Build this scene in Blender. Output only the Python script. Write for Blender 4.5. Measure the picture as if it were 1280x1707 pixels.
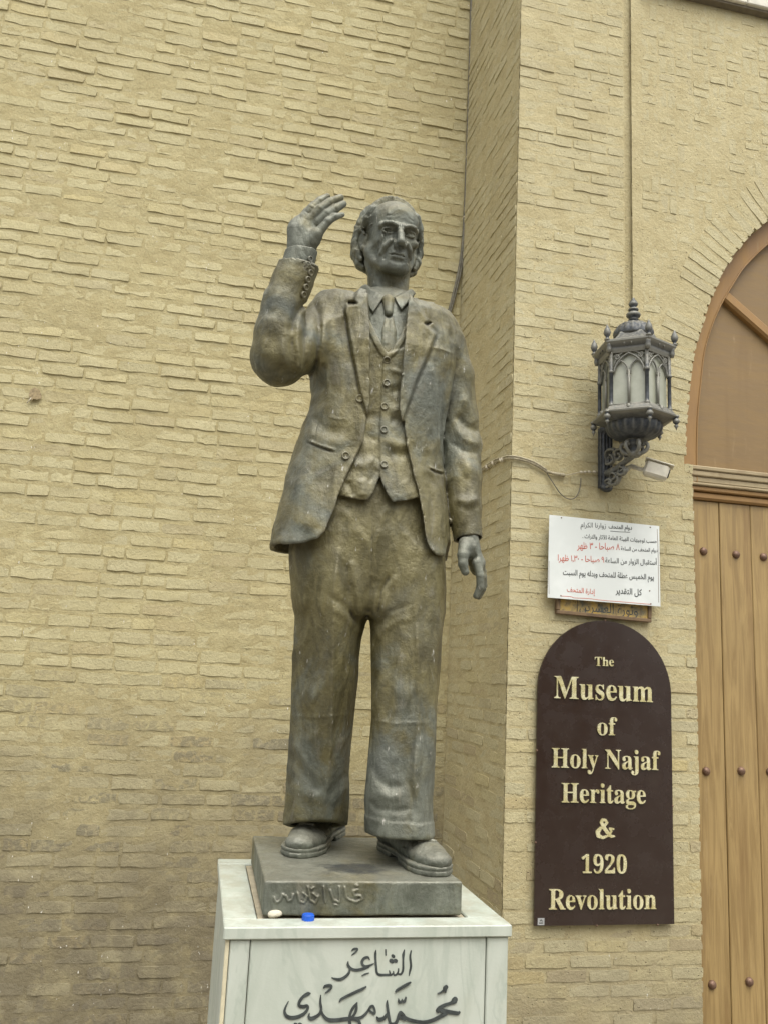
import bpy, math, random, os
import numpy as np
from mathutils import Matrix, Vector

# ------------------------------------------------------------------ scene, camera, light
scene = bpy.context.scene
for o in list(bpy.data.objects):
    bpy.data.objects.remove(o, do_unlink=True)
COL = scene.collection

CAM_H = 2.30                                   # metres above the paving
F = 1430.0                                     # focal length in pixels of the 1280 x 1707 photograph
PITCH, YAW, ROLL = math.radians(10.77), math.radians(12.2), math.radians(2.8)
_f = np.array([math.sin(YAW) * math.cos(PITCH), math.cos(YAW) * math.cos(PITCH), math.sin(PITCH)])
_r0 = np.array([math.cos(YAW), -math.sin(YAW), 0.0])
_u0 = np.cross(_r0, _f)
_r = _r0 * math.cos(ROLL) + _u0 * math.sin(ROLL)
_u = -_r0 * math.sin(ROLL) + _u0 * math.cos(ROLL)
_c = np.array([0.0, 0.0, CAM_H])

cam = bpy.data.cameras.new('camera')
cam.sensor_fit = 'VERTICAL'
cam.sensor_height = 24.0
cam.lens = F / 1707.0 * 24.0
cam.clip_start = 0.05
cam.clip_end = 500.0
cam_o = bpy.data.objects.new('camera', cam)
COL.objects.link(cam_o)
cam_o.matrix_world = Matrix(((_r[0], _u[0], -_f[0], _c[0]), (_r[1], _u[1], -_f[1], _c[1]),
                             (_r[2], _u[2], -_f[2], _c[2]), (0, 0, 0, 1)))
scene.camera = cam_o

SUN_EL, SUN_AZ = math.radians(62), math.radians(174)     # azimuth clockwise from +Y
world = bpy.data.worlds.new('World')
scene.world = world
world.use_nodes = True
wn = world.node_tree
wn.nodes.clear()
w_out = wn.nodes.new('ShaderNodeOutputWorld')
w_bg = wn.nodes.new('ShaderNodeBackground')
w_sky = wn.nodes.new('ShaderNodeTexSky')
w_sky.sky_type = 'NISHITA'
w_sky.sun_disc = False
w_sky.sun_elevation = SUN_EL
w_sky.sun_rotation = SUN_AZ
w_sky.dust_density = 4.0
w_sky.air_density = 1.0
w_hs = wn.nodes.new('ShaderNodeHueSaturation')           # hazy, milky sky
w_hs.inputs['Saturation'].default_value = 0.16
w_bg.inputs['Strength'].default_value = 0.15
wn.links.new(w_sky.outputs[0], w_hs.inputs['Color'])
wn.links.new(w_hs.outputs[0], w_bg.inputs['Color'])
wn.links.new(w_bg.outputs[0], w_out.inputs['Surface'])

sun = bpy.data.lights.new('sun', 'SUN')
sun.energy = 1.2
sun.angle = math.radians(55)
sun.color = (1.0, 0.95, 0.86)
sun_o = bpy.data.objects.new('sun', sun)
COL.objects.link(sun_o)
sd = Vector((math.sin(SUN_AZ) * math.cos(SUN_EL), math.cos(SUN_AZ) * math.cos(SUN_EL), math.sin(SUN_EL)))
sun_o.rotation_euler = sd.to_track_quat('Z', 'Y').to_euler()
sun_o.location = sd * 30

scene.view_settings.view_transform = 'Standard'
scene.view_settings.look = 'None'
scene.view_settings.gamma = 1.0
scene.view_settings.use_curve_mapping = False
scene.view_settings.exposure = 0.86

# ------------------------------------------------------------------ pixel -> place
def ray(px, py):
    return _f + _r * ((px - 640.0) / F) - _u * ((py - 853.5) / F)
def onY(px, py, Y):
    d = ray(px, py); return _c + d * (Y / d[1])
def onX(px, py, X):
    d = ray(px, py); return _c + d * (X / d[0])
def onZ(px, py, Z):
    d = ray(px, py); return _c + d * ((Z - CAM_H) / d[2])
def proj(X, Y, Z):
    qz = Z - CAM_H
    w = X * _f[0] + Y * _f[1] + qz * _f[2]
    return (640.0 + F * (X * _r[0] + Y * _r[1] + qz * _r[2]) / w,
            853.5 - F * (X * _u[0] + Y * _u[1] + qz * _u[2]) / w)
def mpp(p):                                    # metres for one pixel at a place
    q = np.asarray(p) - _c
    return float(q @ _f) / F

# ------------------------------------------------------------------ objects
def set_props(o, label=None, cat=None, group=None, kind=None):
    if label: o['label'] = label
    if cat: o['category'] = cat
    if group: o['group'] = group
    if kind: o['kind'] = kind
    return o

def link(name, mesh, mat=None, parent=None, smooth=None):
    o = bpy.data.objects.new(name, mesh)
    COL.objects.link(o)
    if mat is not None and mesh is not None:
        if len(mesh.materials) == 0:
            mesh.materials.append(mat)
    if parent is not None:
        o.parent = parent
    if smooth is not None and mesh is not None:
        mesh.polygons.foreach_set('use_smooth', [bool(smooth)] * len(mesh.polygons))
    return o

def empty(name, loc=(0, 0, 0), label=None, cat=None, group=None, kind=None):
    o = bpy.data.objects.new(name, None)
    o.empty_display_size = 0.1
    o.location = loc
    COL.objects.link(o)
    return set_props(o, label, cat, group, kind)

class Empty0:                                  # places parts given in world space under a thing that stands at loc
    pass

def put(name, mesh, mat, parent, smooth=True):
    """mesh in world coordinates -> part of parent (parent unrotated): moved into the parent's space"""
    off = Vector((0, 0, 0))
    p = parent
    while p is not None:
        off += p.location
        p = p.parent
    if off.length > 0:
        mesh.transform(Matrix.Translation(-off))
    return link(name, mesh, mat, parent, smooth)

def mesh_np(name, V, Fc):
    """V (n,3), Fc (m,4) or (m,3)"""
    V = np.asarray(V, dtype=np.float32); Fc = np.asarray(Fc, dtype=np.int32)
    me = bpy.data.meshes.new(name)
    k = Fc.shape[1]
    me.vertices.add(len(V)); me.vertices.foreach_set('co', V.ravel())
    me.loops.add(Fc.size); me.loops.foreach_set('vertex_index', Fc.ravel())
    me.polygons.add(len(Fc))
    me.polygons.foreach_set('loop_start', np.arange(0, Fc.size, k, dtype=np.int32))
    me.update(calc_edges=True)
    return me

def mesh_py(name, V, Fc):
    me = bpy.data.meshes.new(name)
    me.from_pydata([tuple(map(float, v)) for v in V], [], [tuple(f) for f in Fc])
    me.update()
    return me

class MB:
    """collects shapes for one mesh"""
    def __init__(self): self.v = []; self.f = []
    def add(self, V, Fc):
        b = len(self.v)
        self.v += [tuple(map(float, p)) for p in V]
        self.f += [tuple(i + b for i in f) for f in Fc]
        return self
    def box(self, lo, hi, M=None, bev=0.0):
        x0, y0, z0 = lo; x1, y1, z1 = hi
        if bev <= 0:
            V = [(x0, y0, z0), (x1, y0, z0), (x1, y1, z0), (x0, y1, z0), (x0, y0, z1), (x1, y0, z1), (x1, y1, z1), (x0, y1, z1)]
            Fc = [(0, 3, 2, 1), (4, 5, 6, 7), (0, 1, 5, 4), (1, 2, 6, 5), (2, 3, 7, 6), (3, 0, 4, 7)]
        else:
            b = min(bev, (x1 - x0) * .45, (y1 - y0) * .45, (z1 - z0) * .45)
            V = []; idx = {}
            for sx in (0, 1):
                for sy in (0, 1):
                    for sz in (0, 1):
                        X = (x0, x1)[sx]; Y = (y0, y1)[sy]; Z = (z0, z1)[sz]
                        ix = b if sx == 0 else -b; iy = b if sy == 0 else -b; iz = b if sz == 0 else -b
                        idx[sx, sy, sz, 0] = len(V); V.append((X, Y + iy, Z + iz))
                        idx[sx, sy, sz, 1] = len(V); V.append((X + ix, Y, Z + iz))
                        idx[sx, sy, sz, 2] = len(V); V.append((X + ix, Y + iy, Z))
            g = lambda a, b_, c, k: idx[a, b_, c, k]
            Fc = [(g(0,0,0,0), g(0,0,1,0), g(0,1,1,0), g(0,1,0,0)), (g(1,0,0,0), g(1,1,0,0), g(1,1,1,0), g(1,0,1,0)),
                  (g(0,0,0,1), g(1,0,0,1), g(1,0,1,1), g(0,0,1,1)), (g(0,1,0,1), g(0,1,1,1), g(1,1,1,1), g(1,1,0,1)),
                  (g(0,0,0,2), g(0,1,0,2), g(1,1,0,2), g(1,0,0,2)), (g(0,0,1,2), g(1,0,1,2), g(1,1,1,2), g(0,1,1,2))]
            for s in (0, 1):
                for t in (0, 1):
                    Fc.append((g(s,t,0,0), g(s,t,1,0), g(s,t,1,1), g(s,t,0,1)) if (s ^ t) else (g(s,t,0,0), g(s,t,0,1), g(s,t,1,1), g(s,t,1,0)))
                    Fc.append((g(s,0,t,0), g(s,0,t,2), g(s,1,t,2), g(s,1,t,0)) if (s ^ t) == 0 else (g(s,0,t,0), g(s,1,t,0), g(s,1,t,2), g(s,0,t,2)))
                    Fc.append((g(0,s,t,1), g(1,s,t,1), g(1,s,t,2), g(0,s,t,2)) if (s ^ t) else (g(0,s,t,1), g(0,s,t,2), g(1,s,t,2), g(1,s,t,1)))
                    for q in (0, 1):
                        tri = (g(s,t,q,0), g(s,t,q,1), g(s,t,q,2))
                        Fc.append(tri if (s + t + q) % 2 == 1 else tri[::-1])
        if M is not None: V = [tuple(M @ Vector(p)) for p in V]
        return self.add(V, Fc)
    def lathe(self, prof, c=(0, 0, 0), n=24, M=None, cap=True, flute=None):
        V = []; Fc = []
        for i, (r, z) in enumerate(prof):
            for j in range(n):
                a = 2 * math.pi * j / n
                rr = r if flute is None else r * (1 + flute(a, i))
                V.append((c[0] + rr * math.cos(a), c[1] + rr * math.sin(a), c[2] + z))
        for i in range(len(prof) - 1):
            for j in range(n):
                k = (j + 1) % n
                Fc.append((i * n + j, i * n + k, (i + 1) * n + k, (i + 1) * n + j))
        if cap:
            Fc.append(tuple(range(n))[::-1]); Fc.append(tuple((len(prof) - 1) * n + j for j in range(n)))
        if M is not None: V = [tuple(M @ Vector(p)) for p in V]
        return self.add(V, Fc)
    def tube(self, pts, rad, n=8, cap=True):
        P = [Vector(p) for p in pts]
        R = rad if isinstance(rad, (list, tuple)) else [rad] * len(P)
        V = []; Fc = []
        up = None
        for i, p in enumerate(P):
            t = (P[min(i + 1, len(P) - 1)] - P[max(i - 1, 0)]).normalized()
            if up is None:
                up = t.orthogonal().normalized()
            up = (up - t * up.dot(t)).normalized()
            w = t.cross(up)
            for j in range(n):
                a = 2 * math.pi * j / n
                V.append(p + (up * math.cos(a) + w * math.sin(a)) * R[i])
        for i in range(len(P) - 1):
            for j in range(n):
                k = (j + 1) % n
                Fc.append((i * n + j, i * n + k, (i + 1) * n + k, (i + 1) * n + j))
        if cap:
            Fc.append(tuple(range(n))[::-1]); Fc.append(tuple((len(P) - 1) * n + j for j in range(n)))
        return self.add(V, Fc)
    def prism(self, poly, M, depth):
        """poly: (a,b) outline, counter-clockwise, in M's xy plane; thickness along M's z"""
        n = len(poly)
        V = [tuple(M @ Vector((a, b, 0))) for a, b in poly] + [tuple(M @ Vector((a, b, depth))) for a, b in poly]
        Fc = [tuple(range(n))[::-1], tuple(range(n, 2 * n))]
        for i in range(n):
            k = (i + 1) % n
            Fc.append((i, k, k + n, i + n))
        return self.add(V, Fc)
    def mesh(self, name): return mesh_py(name, self.v, self.f)
    def build(self, name, mat, parent=None, smooth=False):
        me = self.mesh(name)
        if parent is not None: return put(name, me, mat, parent, smooth)
        return link(name, me, mat, None, smooth)

def smooth_path(pts, n=8):
    """Catmull-Rom through the points"""
    P = [np.asarray(p, float) for p in pts]
    P = [2 * P[0] - P[1]] + P + [2 * P[-1] - P[-2]]
    out = []
    for i in range(1, len(P) - 2):
        a, b, c, d = P[i - 1], P[i], P[i + 1], P[i + 2]
        for k in range(n):
            t = k / n
            out.append(0.5 * (2 * b + (c - a) * t + (2 * a - 5 * b + 4 * c - d) * t * t + (3 * b - a - 3 * c + d) * t ** 3))
    out.append(P[-2])
    return out

# ------------------------------------------------------------------ noise in numpy
_rs = np.random.RandomState(7)
_TAB = _rs.rand(4096).astype(np.float32)
def _hash(i, j, k):
    return _TAB[(i * 73856093 ^ j * 19349663 ^ k * 83492791) & 4095]
def vnoise(x, y, z):
    """value noise, -1..1"""
    x = np.asarray(x); y = np.asarray(y); z = np.asarray(z)
    xi = np.floor(x).astype(np.int64); yi = np.floor(y).astype(np.int64); zi = np.floor(z).astype(np.int64)
    fx = (x - xi); fy = (y - yi); fz = (z - zi)
    fx = fx * fx * (3 - 2 * fx); fy = fy * fy * (3 - 2 * fy); fz = fz * fz * (3 - 2 * fz)
    def L(a, b, t): return a + (b - a) * t
    r = L(L(L(_hash(xi, yi, zi), _hash(xi + 1, yi, zi), fx), L(_hash(xi, yi + 1, zi), _hash(xi + 1, yi + 1, zi), fx), fy),
          L(L(_hash(xi, yi, zi + 1), _hash(xi + 1, yi, zi + 1), fx), L(_hash(xi, yi + 1, zi + 1), _hash(xi + 1, yi + 1, zi + 1), fx), fy), fz)
    return r * 2 - 1
def fbm(x, y, z, o=3):
    r = 0; a = 1.0; s = 0
    for i in range(o):
        r = r + a * vnoise(x + 17.3 * i, y + 5.1 * i, z + 9.7 * i); s += a
        x = x * 2.03; y = y * 2.03; z = z * 2.03; a *= 0.5
    return r / s

# ------------------------------------------------------------------ sculpting with distance fields
def smin(a, b, k):
    h = np.clip(0.5 + 0.5 * (b - a) / k, 0, 1)
    return b * (1 - h) + a * h - k * h * (1 - h)
def smax(a, b, k):
    return -smin(-a, -b, k)
def sstep(e0, e1, x):
    t = np.clip((x - e0) / (e1 - e0), 0, 1)
    return t * t * (3 - 2 * t)

class Field:
    def __init__(self, lo, hi, h, frame=None):
        """frame: (origin, 3x3 rotation) when the clay has axes of its own"""
        self.h = h
        self.lo = np.array(lo, float)
        self.n = np.ceil((np.array(hi, float) - self.lo) / h).astype(int) + 1
        self.ax = [(self.lo[i] + np.arange(self.n[i]) * h).astype(np.float32) for i in range(3)]
        self.D = np.full(tuple(self.n), 1.0, np.float32)
        self.frame = frame
    def sub(self, lo, hi):
        s = []
        for i in range(3):
            a = int(np.clip(math.floor((lo[i] - self.lo[i]) / self.h), 0, self.n[i]))
            b = int(np.clip(math.ceil((hi[i] - self.lo[i]) / self.h) + 1, 0, self.n[i]))
            s.append(slice(a, b))
        s = tuple(s)
        X = self.ax[0][s[0]][:, None, None]; Y = self.ax[1][s[1]][None, :, None]; Z = self.ax[2][s[2]][None, None, :]
        return s, X, Y, Z
    def _op(self, d, s, op, k):
        if op == 'add': self.D[s] = smin(self.D[s], d, k) if k > 0 else np.minimum(self.D[s], d)
        elif op == 'cut': self.D[s] = smax(self.D[s], -d, k) if k > 0 else np.maximum(self.D[s], -d)
        elif op == 'and': self.D[s] = np.maximum(self.D[s], d)
    def cone(self, a, b, ra, rb, k=0.0, op='add', flat=None):
        """round cone; flat = (unit axis, factor) squeezes along an axis"""
        a = np.asarray(a, float); b = np.asarray(b, float)
        m = max(ra, rb) * (max(1, 1 / flat[1]) if flat is None else 1.6) + k + 2 * self.h if flat is not None else max(ra, rb) + k + 2 * self.h
        if m > 0 and flat is not None: m = max(ra, rb) * 1.8 + k + 2 * self.h
        s, X, Y, Z = self.sub(np.minimum(a, b) - m, np.maximum(a, b) + m)
        ab = b - a; L2 = float(ab @ ab) + 1e-12
        t = np.clip(((X - a[0]) * ab[0] + (Y - a[1]) * ab[1] + (Z - a[2]) * ab[2]) / L2, 0, 1)
        dx = X - a[0] - t * ab[0]; dy = Y - a[1] - t * ab[1]; dz = Z - a[2] - t * ab[2]
        if flat is not None:
            n, fac = np.asarray(flat[0], float), flat[1]
            q = dx * n[0] + dy * n[1] + dz * n[2]
            g = (1 / fac - 1)
            dx = dx + n[0] * q * g; dy = dy + n[1] * q * g; dz = dz + n[2] * q * g
            d = (np.sqrt(dx * dx + dy * dy + dz * dz) - (ra + t * (rb - ra))) * (fac if fac < 1 else 1)
        else:
            d = np.sqrt(dx * dx + dy * dy + dz * dz) - (ra + t * (rb - ra))
        self._op(d, s, op, k)
        return self
    def chain(self, pts, rads, k=0.0, op='add', flat=None):
        for i in range(len(pts) - 1):
            self.cone(pts[i], pts[i + 1], rads[i], rads[i + 1], k if i == 0 or op == 'cut' else max(k * .5, 1e-4), op, flat)
        return self
    def ell(self, c, r, k=0.0, op='add', R=None):
        """ellipsoid; R rows = its axes"""
        c = np.asarray(c, float); r = np.asarray(r, float)
        m = (float(np.max(r)) if R is not None else r) + k + 2 * self.h
        s, X, Y, Z = self.sub(c - m, c + m)
        x, y, z = X - c[0], Y - c[1], Z - c[2]
        if R is not None:
            R = np.asarray(R, float)
            x, y, z = (R[0, 0] * x + R[0, 1] * y + R[0, 2] * z, R[1, 0] * x + R[1, 1] * y + R[1, 2] * z, R[2, 0] * x + R[2, 1] * y + R[2, 2] * z)
        k0 = np.sqrt((x / r[0]) ** 2 + (y / r[1]) ** 2 + (z / r[2]) ** 2)
        k1 = np.sqrt((x / r[0] ** 2) ** 2 + (y / r[1] ** 2) ** 2 + (z / r[2] ** 2) ** 2) + 1e-9
        self._op(k0 * (k0 - 1) / k1, s, op, k)
        return self
    def box(self, c, r, rnd=0.0, k=0.0, op='add', R=None):
        c = np.asarray(c, float); r = np.asarray(r, float)
        m = float(np.linalg.norm(r)) + k + 2 * self.h
        s, X, Y, Z = self.sub(c - m, c + m)
        x, y, z = X - c[0], Y - c[1], Z - c[2]
        if R is not None:
            R = np.asarray(R, float)
            x, y, z = (R[0, 0] * x + R[0, 1] * y + R[0, 2] * z, R[1, 0] * x + R[1, 1] * y + R[1, 2] * z, R[2, 0] * x + R[2, 1] * y + R[2, 2] * z)
        qx, qy, qz = np.abs(x) - r[0] + rnd, np.abs(y) - r[1] + rnd, np.abs(z) - r[2] + rnd
        d = np.sqrt(np.maximum(qx, 0) ** 2 + np.maximum(qy, 0) ** 2 + np.maximum(qz, 0) ** 2) + np.minimum(np.maximum(qx, np.maximum(qy, qz)), 0) - rnd
        self._op(d, s, op, k)
        return self
    def loft(self, left, right, depth, z0, z1, n=2.2, k=0.0, op='add', rnd=0.01, grow=0.0, rt=None):
        """upright body from its outlines: left/right = [(x,z)], depth = [(z, y centre, half depth)]"""
        left = sorted([(z, x) for x, z in left]); right = sorted([(z, x) for x, z in right]); depth = sorted(depth)
        lo = (min(x for _, x in left) - .05, min(d[1] - d[2] for d in depth) - .05, z0 - .03)
        hi = (max(x for _, x in right) + .05, max(d[1] + d[2] for d in depth) + .05, z1 + .03)
        s, X, Y, Z = self.sub(lo, hi)
        zz = Z.ravel()
        xl = np.interp(zz, [p[0] for p in left], [p[1] for p in left]); xr = np.interp(zz, [p[0] for p in right], [p[1] for p in right])
        yc = np.interp(zz, [p[0] for p in depth], [p[1] for p in depth]); b = np.interp(zz, [p[0] for p in depth], [p[2] for p in depth]) + grow
        a = np.maximum((xr - xl) / 2, .004) + grow; xc = (xr + xl) / 2
        dx = np.abs(X - xc[None, None, :].astype(np.float32)) + 1e-5; dy = np.abs(Y - yc[None, None, :].astype(np.float32)) + 1e-5
        a = a[None, None, :].astype(np.float32); b = b[None, None, :].astype(np.float32)
        q = ((dx / a) ** n + (dy / b) ** n) ** (1.0 / n)
        g = q ** (1 - n) * np.sqrt((dx ** (n - 1) / a ** n) ** 2 + (dy ** (n - 1) / b ** n) ** 2)
        d = (q - 1) / np.maximum(g, 1e-3)
        d = smax(d, (Z - z1) + 0 * d, max(rt if rt is not None else rnd, 1e-4))
        d = smax(d, (z0 - Z) + 0 * d, max(rnd, 1e-4))
        self._op(d.astype(np.float32), s, op, k)
        return self
    def detail(self, fn, band=0.03):
        """fn(x,y,z,u,v) -> metres to raise (+) or sink (-) the surface, worked out near the surface only"""
        m = np.abs(self.D) < band
        i, j, kk = np.nonzero(m)
        x, y, z = self.ax[0][i], self.ax[1][j], self.ax[2][kk]
        if self.frame is not None:
            o, R = self.frame
            w = np.stack([x, y, z], 1) @ np.asarray(R).T + np.asarray(o)
            u, v = proj(w[:, 0], w[:, 1], w[:, 2])
        else:
            u, v = proj(x, y, z)
        self.D[m] -= fn(x, y, z, u, v).astype(np.float32)
        return self
    def cutmask(self, fn, band=0.2):
        """remove where fn(x,y,z,u,v) (metres, negative inside) says so"""
        m = self.D < band
        i, j, kk = np.nonzero(m)
        x, y, z = self.ax[0][i], self.ax[1][j], self.ax[2][kk]
        u, v = proj(x, y, z)
        self.D[m] = np.maximum(self.D[m], -fn(x, y, z, u, v).astype(np.float32))
        return self
    def mesh(self, name):
        D = self.D
        D[0] = D[-1] = 1; D[:, 0] = D[:, -1] = 1; D[:, :, 0] = D[:, :, -1] = 1
        S = D < 0
        c = S[:-1, :-1, :-1].astype(np.int8)
        for a in (0, 1):
            for b in (0, 1):
                for e in (0, 1):
                    if a + b + e:
                        c = c + S[a:S.shape[0] - 1 + a, b:S.shape[1] - 1 + b, e:S.shape[2] - 1 + e]
        I, J, K = np.nonzero((c > 0) & (c < 8))
        N = len(I)
        vid = np.full(c.shape, -1, np.int32); vid[I, J, K] = np.arange(N)
        cor = [(a, b, e) for a in (0, 1) for b in (0, 1) for e in (0, 1)]
        val = {q: D[I + q[0], J + q[1], K + q[2]] for q in cor}
        P = np.zeros((N, 3), np.float64); cnt = np.zeros(N)
        for q in cor:
            for ax in range(3):
                if q[ax] == 0:
                    w = list(q); w[ax] = 1; w = tuple(w)
                    a, b = val[q], val[w]
                    x = (a < 0) != (b < 0)
                    t = np.where(x, a / np.where(x, a - b, 1), 0)
                    p = np.array(q, float)[None, :].repeat(N, 0); p[:, ax] = t
                    P += p * x[:, None]; cnt += x
        P = P / np.maximum(cnt, 1)[:, None]
        V = (np.stack([I, J, K], 1) + P) * self.h + self.lo
        faces = []
        for ax in range(3):
            sl0 = [slice(None)] * 3; sl1 = [slice(None)] * 3
            sl0[ax] = slice(0, -1); sl1[ax] = slice(1, None)
            A = S[tuple(sl0)]; B = S[tuple(sl1)]
            e = np.nonzero(A != B)
            o1, o2 = (ax + 1) % 3, (ax + 2) % 3
            ok = (e[o1] > 0) & (e[o2] > 0) & (e[o1] < c.shape[o1]) & (e[o2] < c.shape[o2])
            e = [q[ok] for q in e]
            ins = A[tuple(e)]
            def cell(d1, d2):
                w = [q.copy() for q in e]; w[o1] = w[o1] - d1; w[o2] = w[o2] - d2
                return vid[tuple(w)]
            q = np.stack([cell(1, 1), cell(0, 1), cell(0, 0), cell(1, 0)], 1)
            q[~ins] = q[~ins][:, ::-1]
            faces.append(q)
        Fc = np.concatenate(faces); Fc = Fc[(Fc >= 0).all(1)]
        if self.frame is not None:
            o, R = self.frame
            V = V @ np.asarray(R).T + np.asarray(o)
        return mesh_np(name, V, Fc)

def seg_dist(u, v, pts):
    """distance to a polyline and position along it (0..1)"""
    best = np.full(u.shape, 1e9); par = np.zeros(u.shape)
    n = len(pts) - 1
    for i in range(n):
        ax, ay = pts[i][:2]; bx, by = pts[i + 1][:2]
        dx, dy = bx - ax, by - ay
        t = np.clip(((u - ax) * dx + (v - ay) * dy) / (dx * dx + dy * dy + 1e-12), 0, 1)
        d = np.hypot(u - ax - t * dx, v - ay - t * dy)
        m = d < best
        best = np.where(m, d, best); par = np.where(m, (i + t) / n, par)
    return best, par
def poly_sd(u, v, poly):
    """signed distance to a polygon, negative inside"""
    d, _ = seg_dist(u, v, list(poly) + [poly[0]])
    ins = np.zeros(u.shape, bool)
    n = len(poly)
    for i in range(n):
        x0, y0 = poly[i]; x1, y1 = poly[(i + 1) % n]
        if y0 == y1: continue
        c = ((y0 > v) != (y1 > v)) & (u < (x1 - x0) * (v - y0) / (y1 - y0) + x0)
        ins ^= c
    return np.where(ins, -d, d)
def ridge(u, v, pts, w, h, taper=True):
    d, t = seg_dist(u, v, pts)
    r = h * np.exp(-(d / w) ** 2)
    if taper: r = r * np.clip(np.minimum(t, 1 - t) * 6, 0.15, 1)
    return r
# ------------------------------------------------------------------ procedural materials
class NT:
    def __init__(self, name):
        self.m = bpy.data.materials.new(name); self.m.use_nodes = True
        self.t = self.m.node_tree; self.t.nodes.clear()
        self.out = self.t.nodes.new('ShaderNodeOutputMaterial')
        self.bsdf = self.t.nodes.new('ShaderNodeBsdfPrincipled')
        self.t.links.new(self.bsdf.outputs[0], self.out.inputs['Surface'])
        self._pos = None
    def new(self, kind, **kw):
        n = self.t.nodes.new(kind)
        for k, v in kw.items(): setattr(n, k, v)
        return n
    def link(self, a, b): self.t.links.new(a, b)
    def setin(self, sock, v):
        if hasattr(v, 'is_output') or isinstance(v, bpy.types.NodeSocket): self.link(v, sock)
        else:
            if sock.type == 'RGBA' and len(v) == 3: v = (*v, 1)
            sock.default_value = v
    def pos(self):
        if self._pos is None: self._pos = self.new('ShaderNodeNewGeometry').outputs['Position']
        return self._pos
    def map(self, vec, scale=(1, 1, 1), loc=(0, 0, 0), rot=(0, 0, 0)):
        n = self.new('ShaderNodeMapping'); self.link(vec, n.inputs[0])
        n.inputs['Scale'].default_value = scale; n.inputs['Location'].default_value = loc; n.inputs['Rotation'].default_value = rot
        return n.outputs[0]
    def noise(self, scale, detail=4, rough=.55, vec=None, dist=0.0, out=0):
        n = self.new('ShaderNodeTexNoise'); self.link(vec if vec is not None else self.pos(), n.inputs['Vector'])
        n.inputs['Scale'].default_value = scale; n.inputs['Detail'].default_value = detail
        n.inputs['Roughness'].default_value = rough; n.inputs['Distortion'].default_value = dist
        return n.outputs[out]
    def voro(self, scale, vec=None, feature='F1', rand=1.0, out=0):
        n = self.new('ShaderNodeTexVoronoi', feature=feature); self.link(vec if vec is not None else self.pos(), n.inputs['Vector'])
        n.inputs['Scale'].default_value = scale; n.inputs['Randomness'].default_value = rand
        return n.outputs[out]
    def math(self, op, a, b=0.0, c=0.0, clamp=False):
        n = self.new('ShaderNodeMath', operation=op, use_clamp=clamp)
        for i, x in enumerate((a, b, c)): self.setin(n.inputs[i], x)
        return n.outputs[0]
    def ramp(self, x, a, b, lo=0.0, hi=1.0):
        n = self.new('ShaderNodeMapRange', interpolation_type='SMOOTHSTEP')
        self.setin(n.inputs[0], x)
        for i, q in enumerate((a, b, lo, hi)): n.inputs[i + 1].default_value = q
        return n.outputs[0]
    def cramp(self, x, stops):
        n = self.new('ShaderNodeValToRGB'); self.setin(n.inputs[0], x)
        e = n.color_ramp.elements
        while len(e) < len(stops): e.new(0.5)
        for q, (p, c) in zip(e, stops): q.position = p; q.color = (*c, 1)
        return n.outputs[0]
    def mix(self, fac, a, b, blend='MIX'):
        n = self.new('ShaderNodeMix', data_type='RGBA', blend_type=blend)
        self.setin(n.inputs[0], fac); self.setin(n.inputs[6], a); self.setin(n.inputs[7], b)
        return n.outputs[2]
    def sep(self, v):
        n = self.new('ShaderNodeSeparateXYZ'); self.link(v, n.inputs[0]); return n.outputs
    def bump(self, h, strength=0.5, dist=0.01, prev=None):
        n = self.new('ShaderNodeBump'); self.link(h, n.inputs['Height'])
        n.inputs['Strength'].default_value = strength; n.inputs['Distance'].default_value = dist
        if prev is not None: self.link(prev, n.inputs['Normal'])
        return n.outputs[0]
    def done(self, color, rough=.8, metal=0.0, normal=None, spec=None):
        self.setin(self.bsdf.inputs['Base Color'], color); self.setin(self.bsdf.inputs['Roughness'], rough)
        self.setin(self.bsdf.inputs['Metallic'], metal)
        if normal is not None: self.link(normal, self.bsdf.inputs['Normal'])
        if spec is not None: self.setin(self.bsdf.inputs['Specular IOR Level'], spec)
        return self.m

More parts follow.
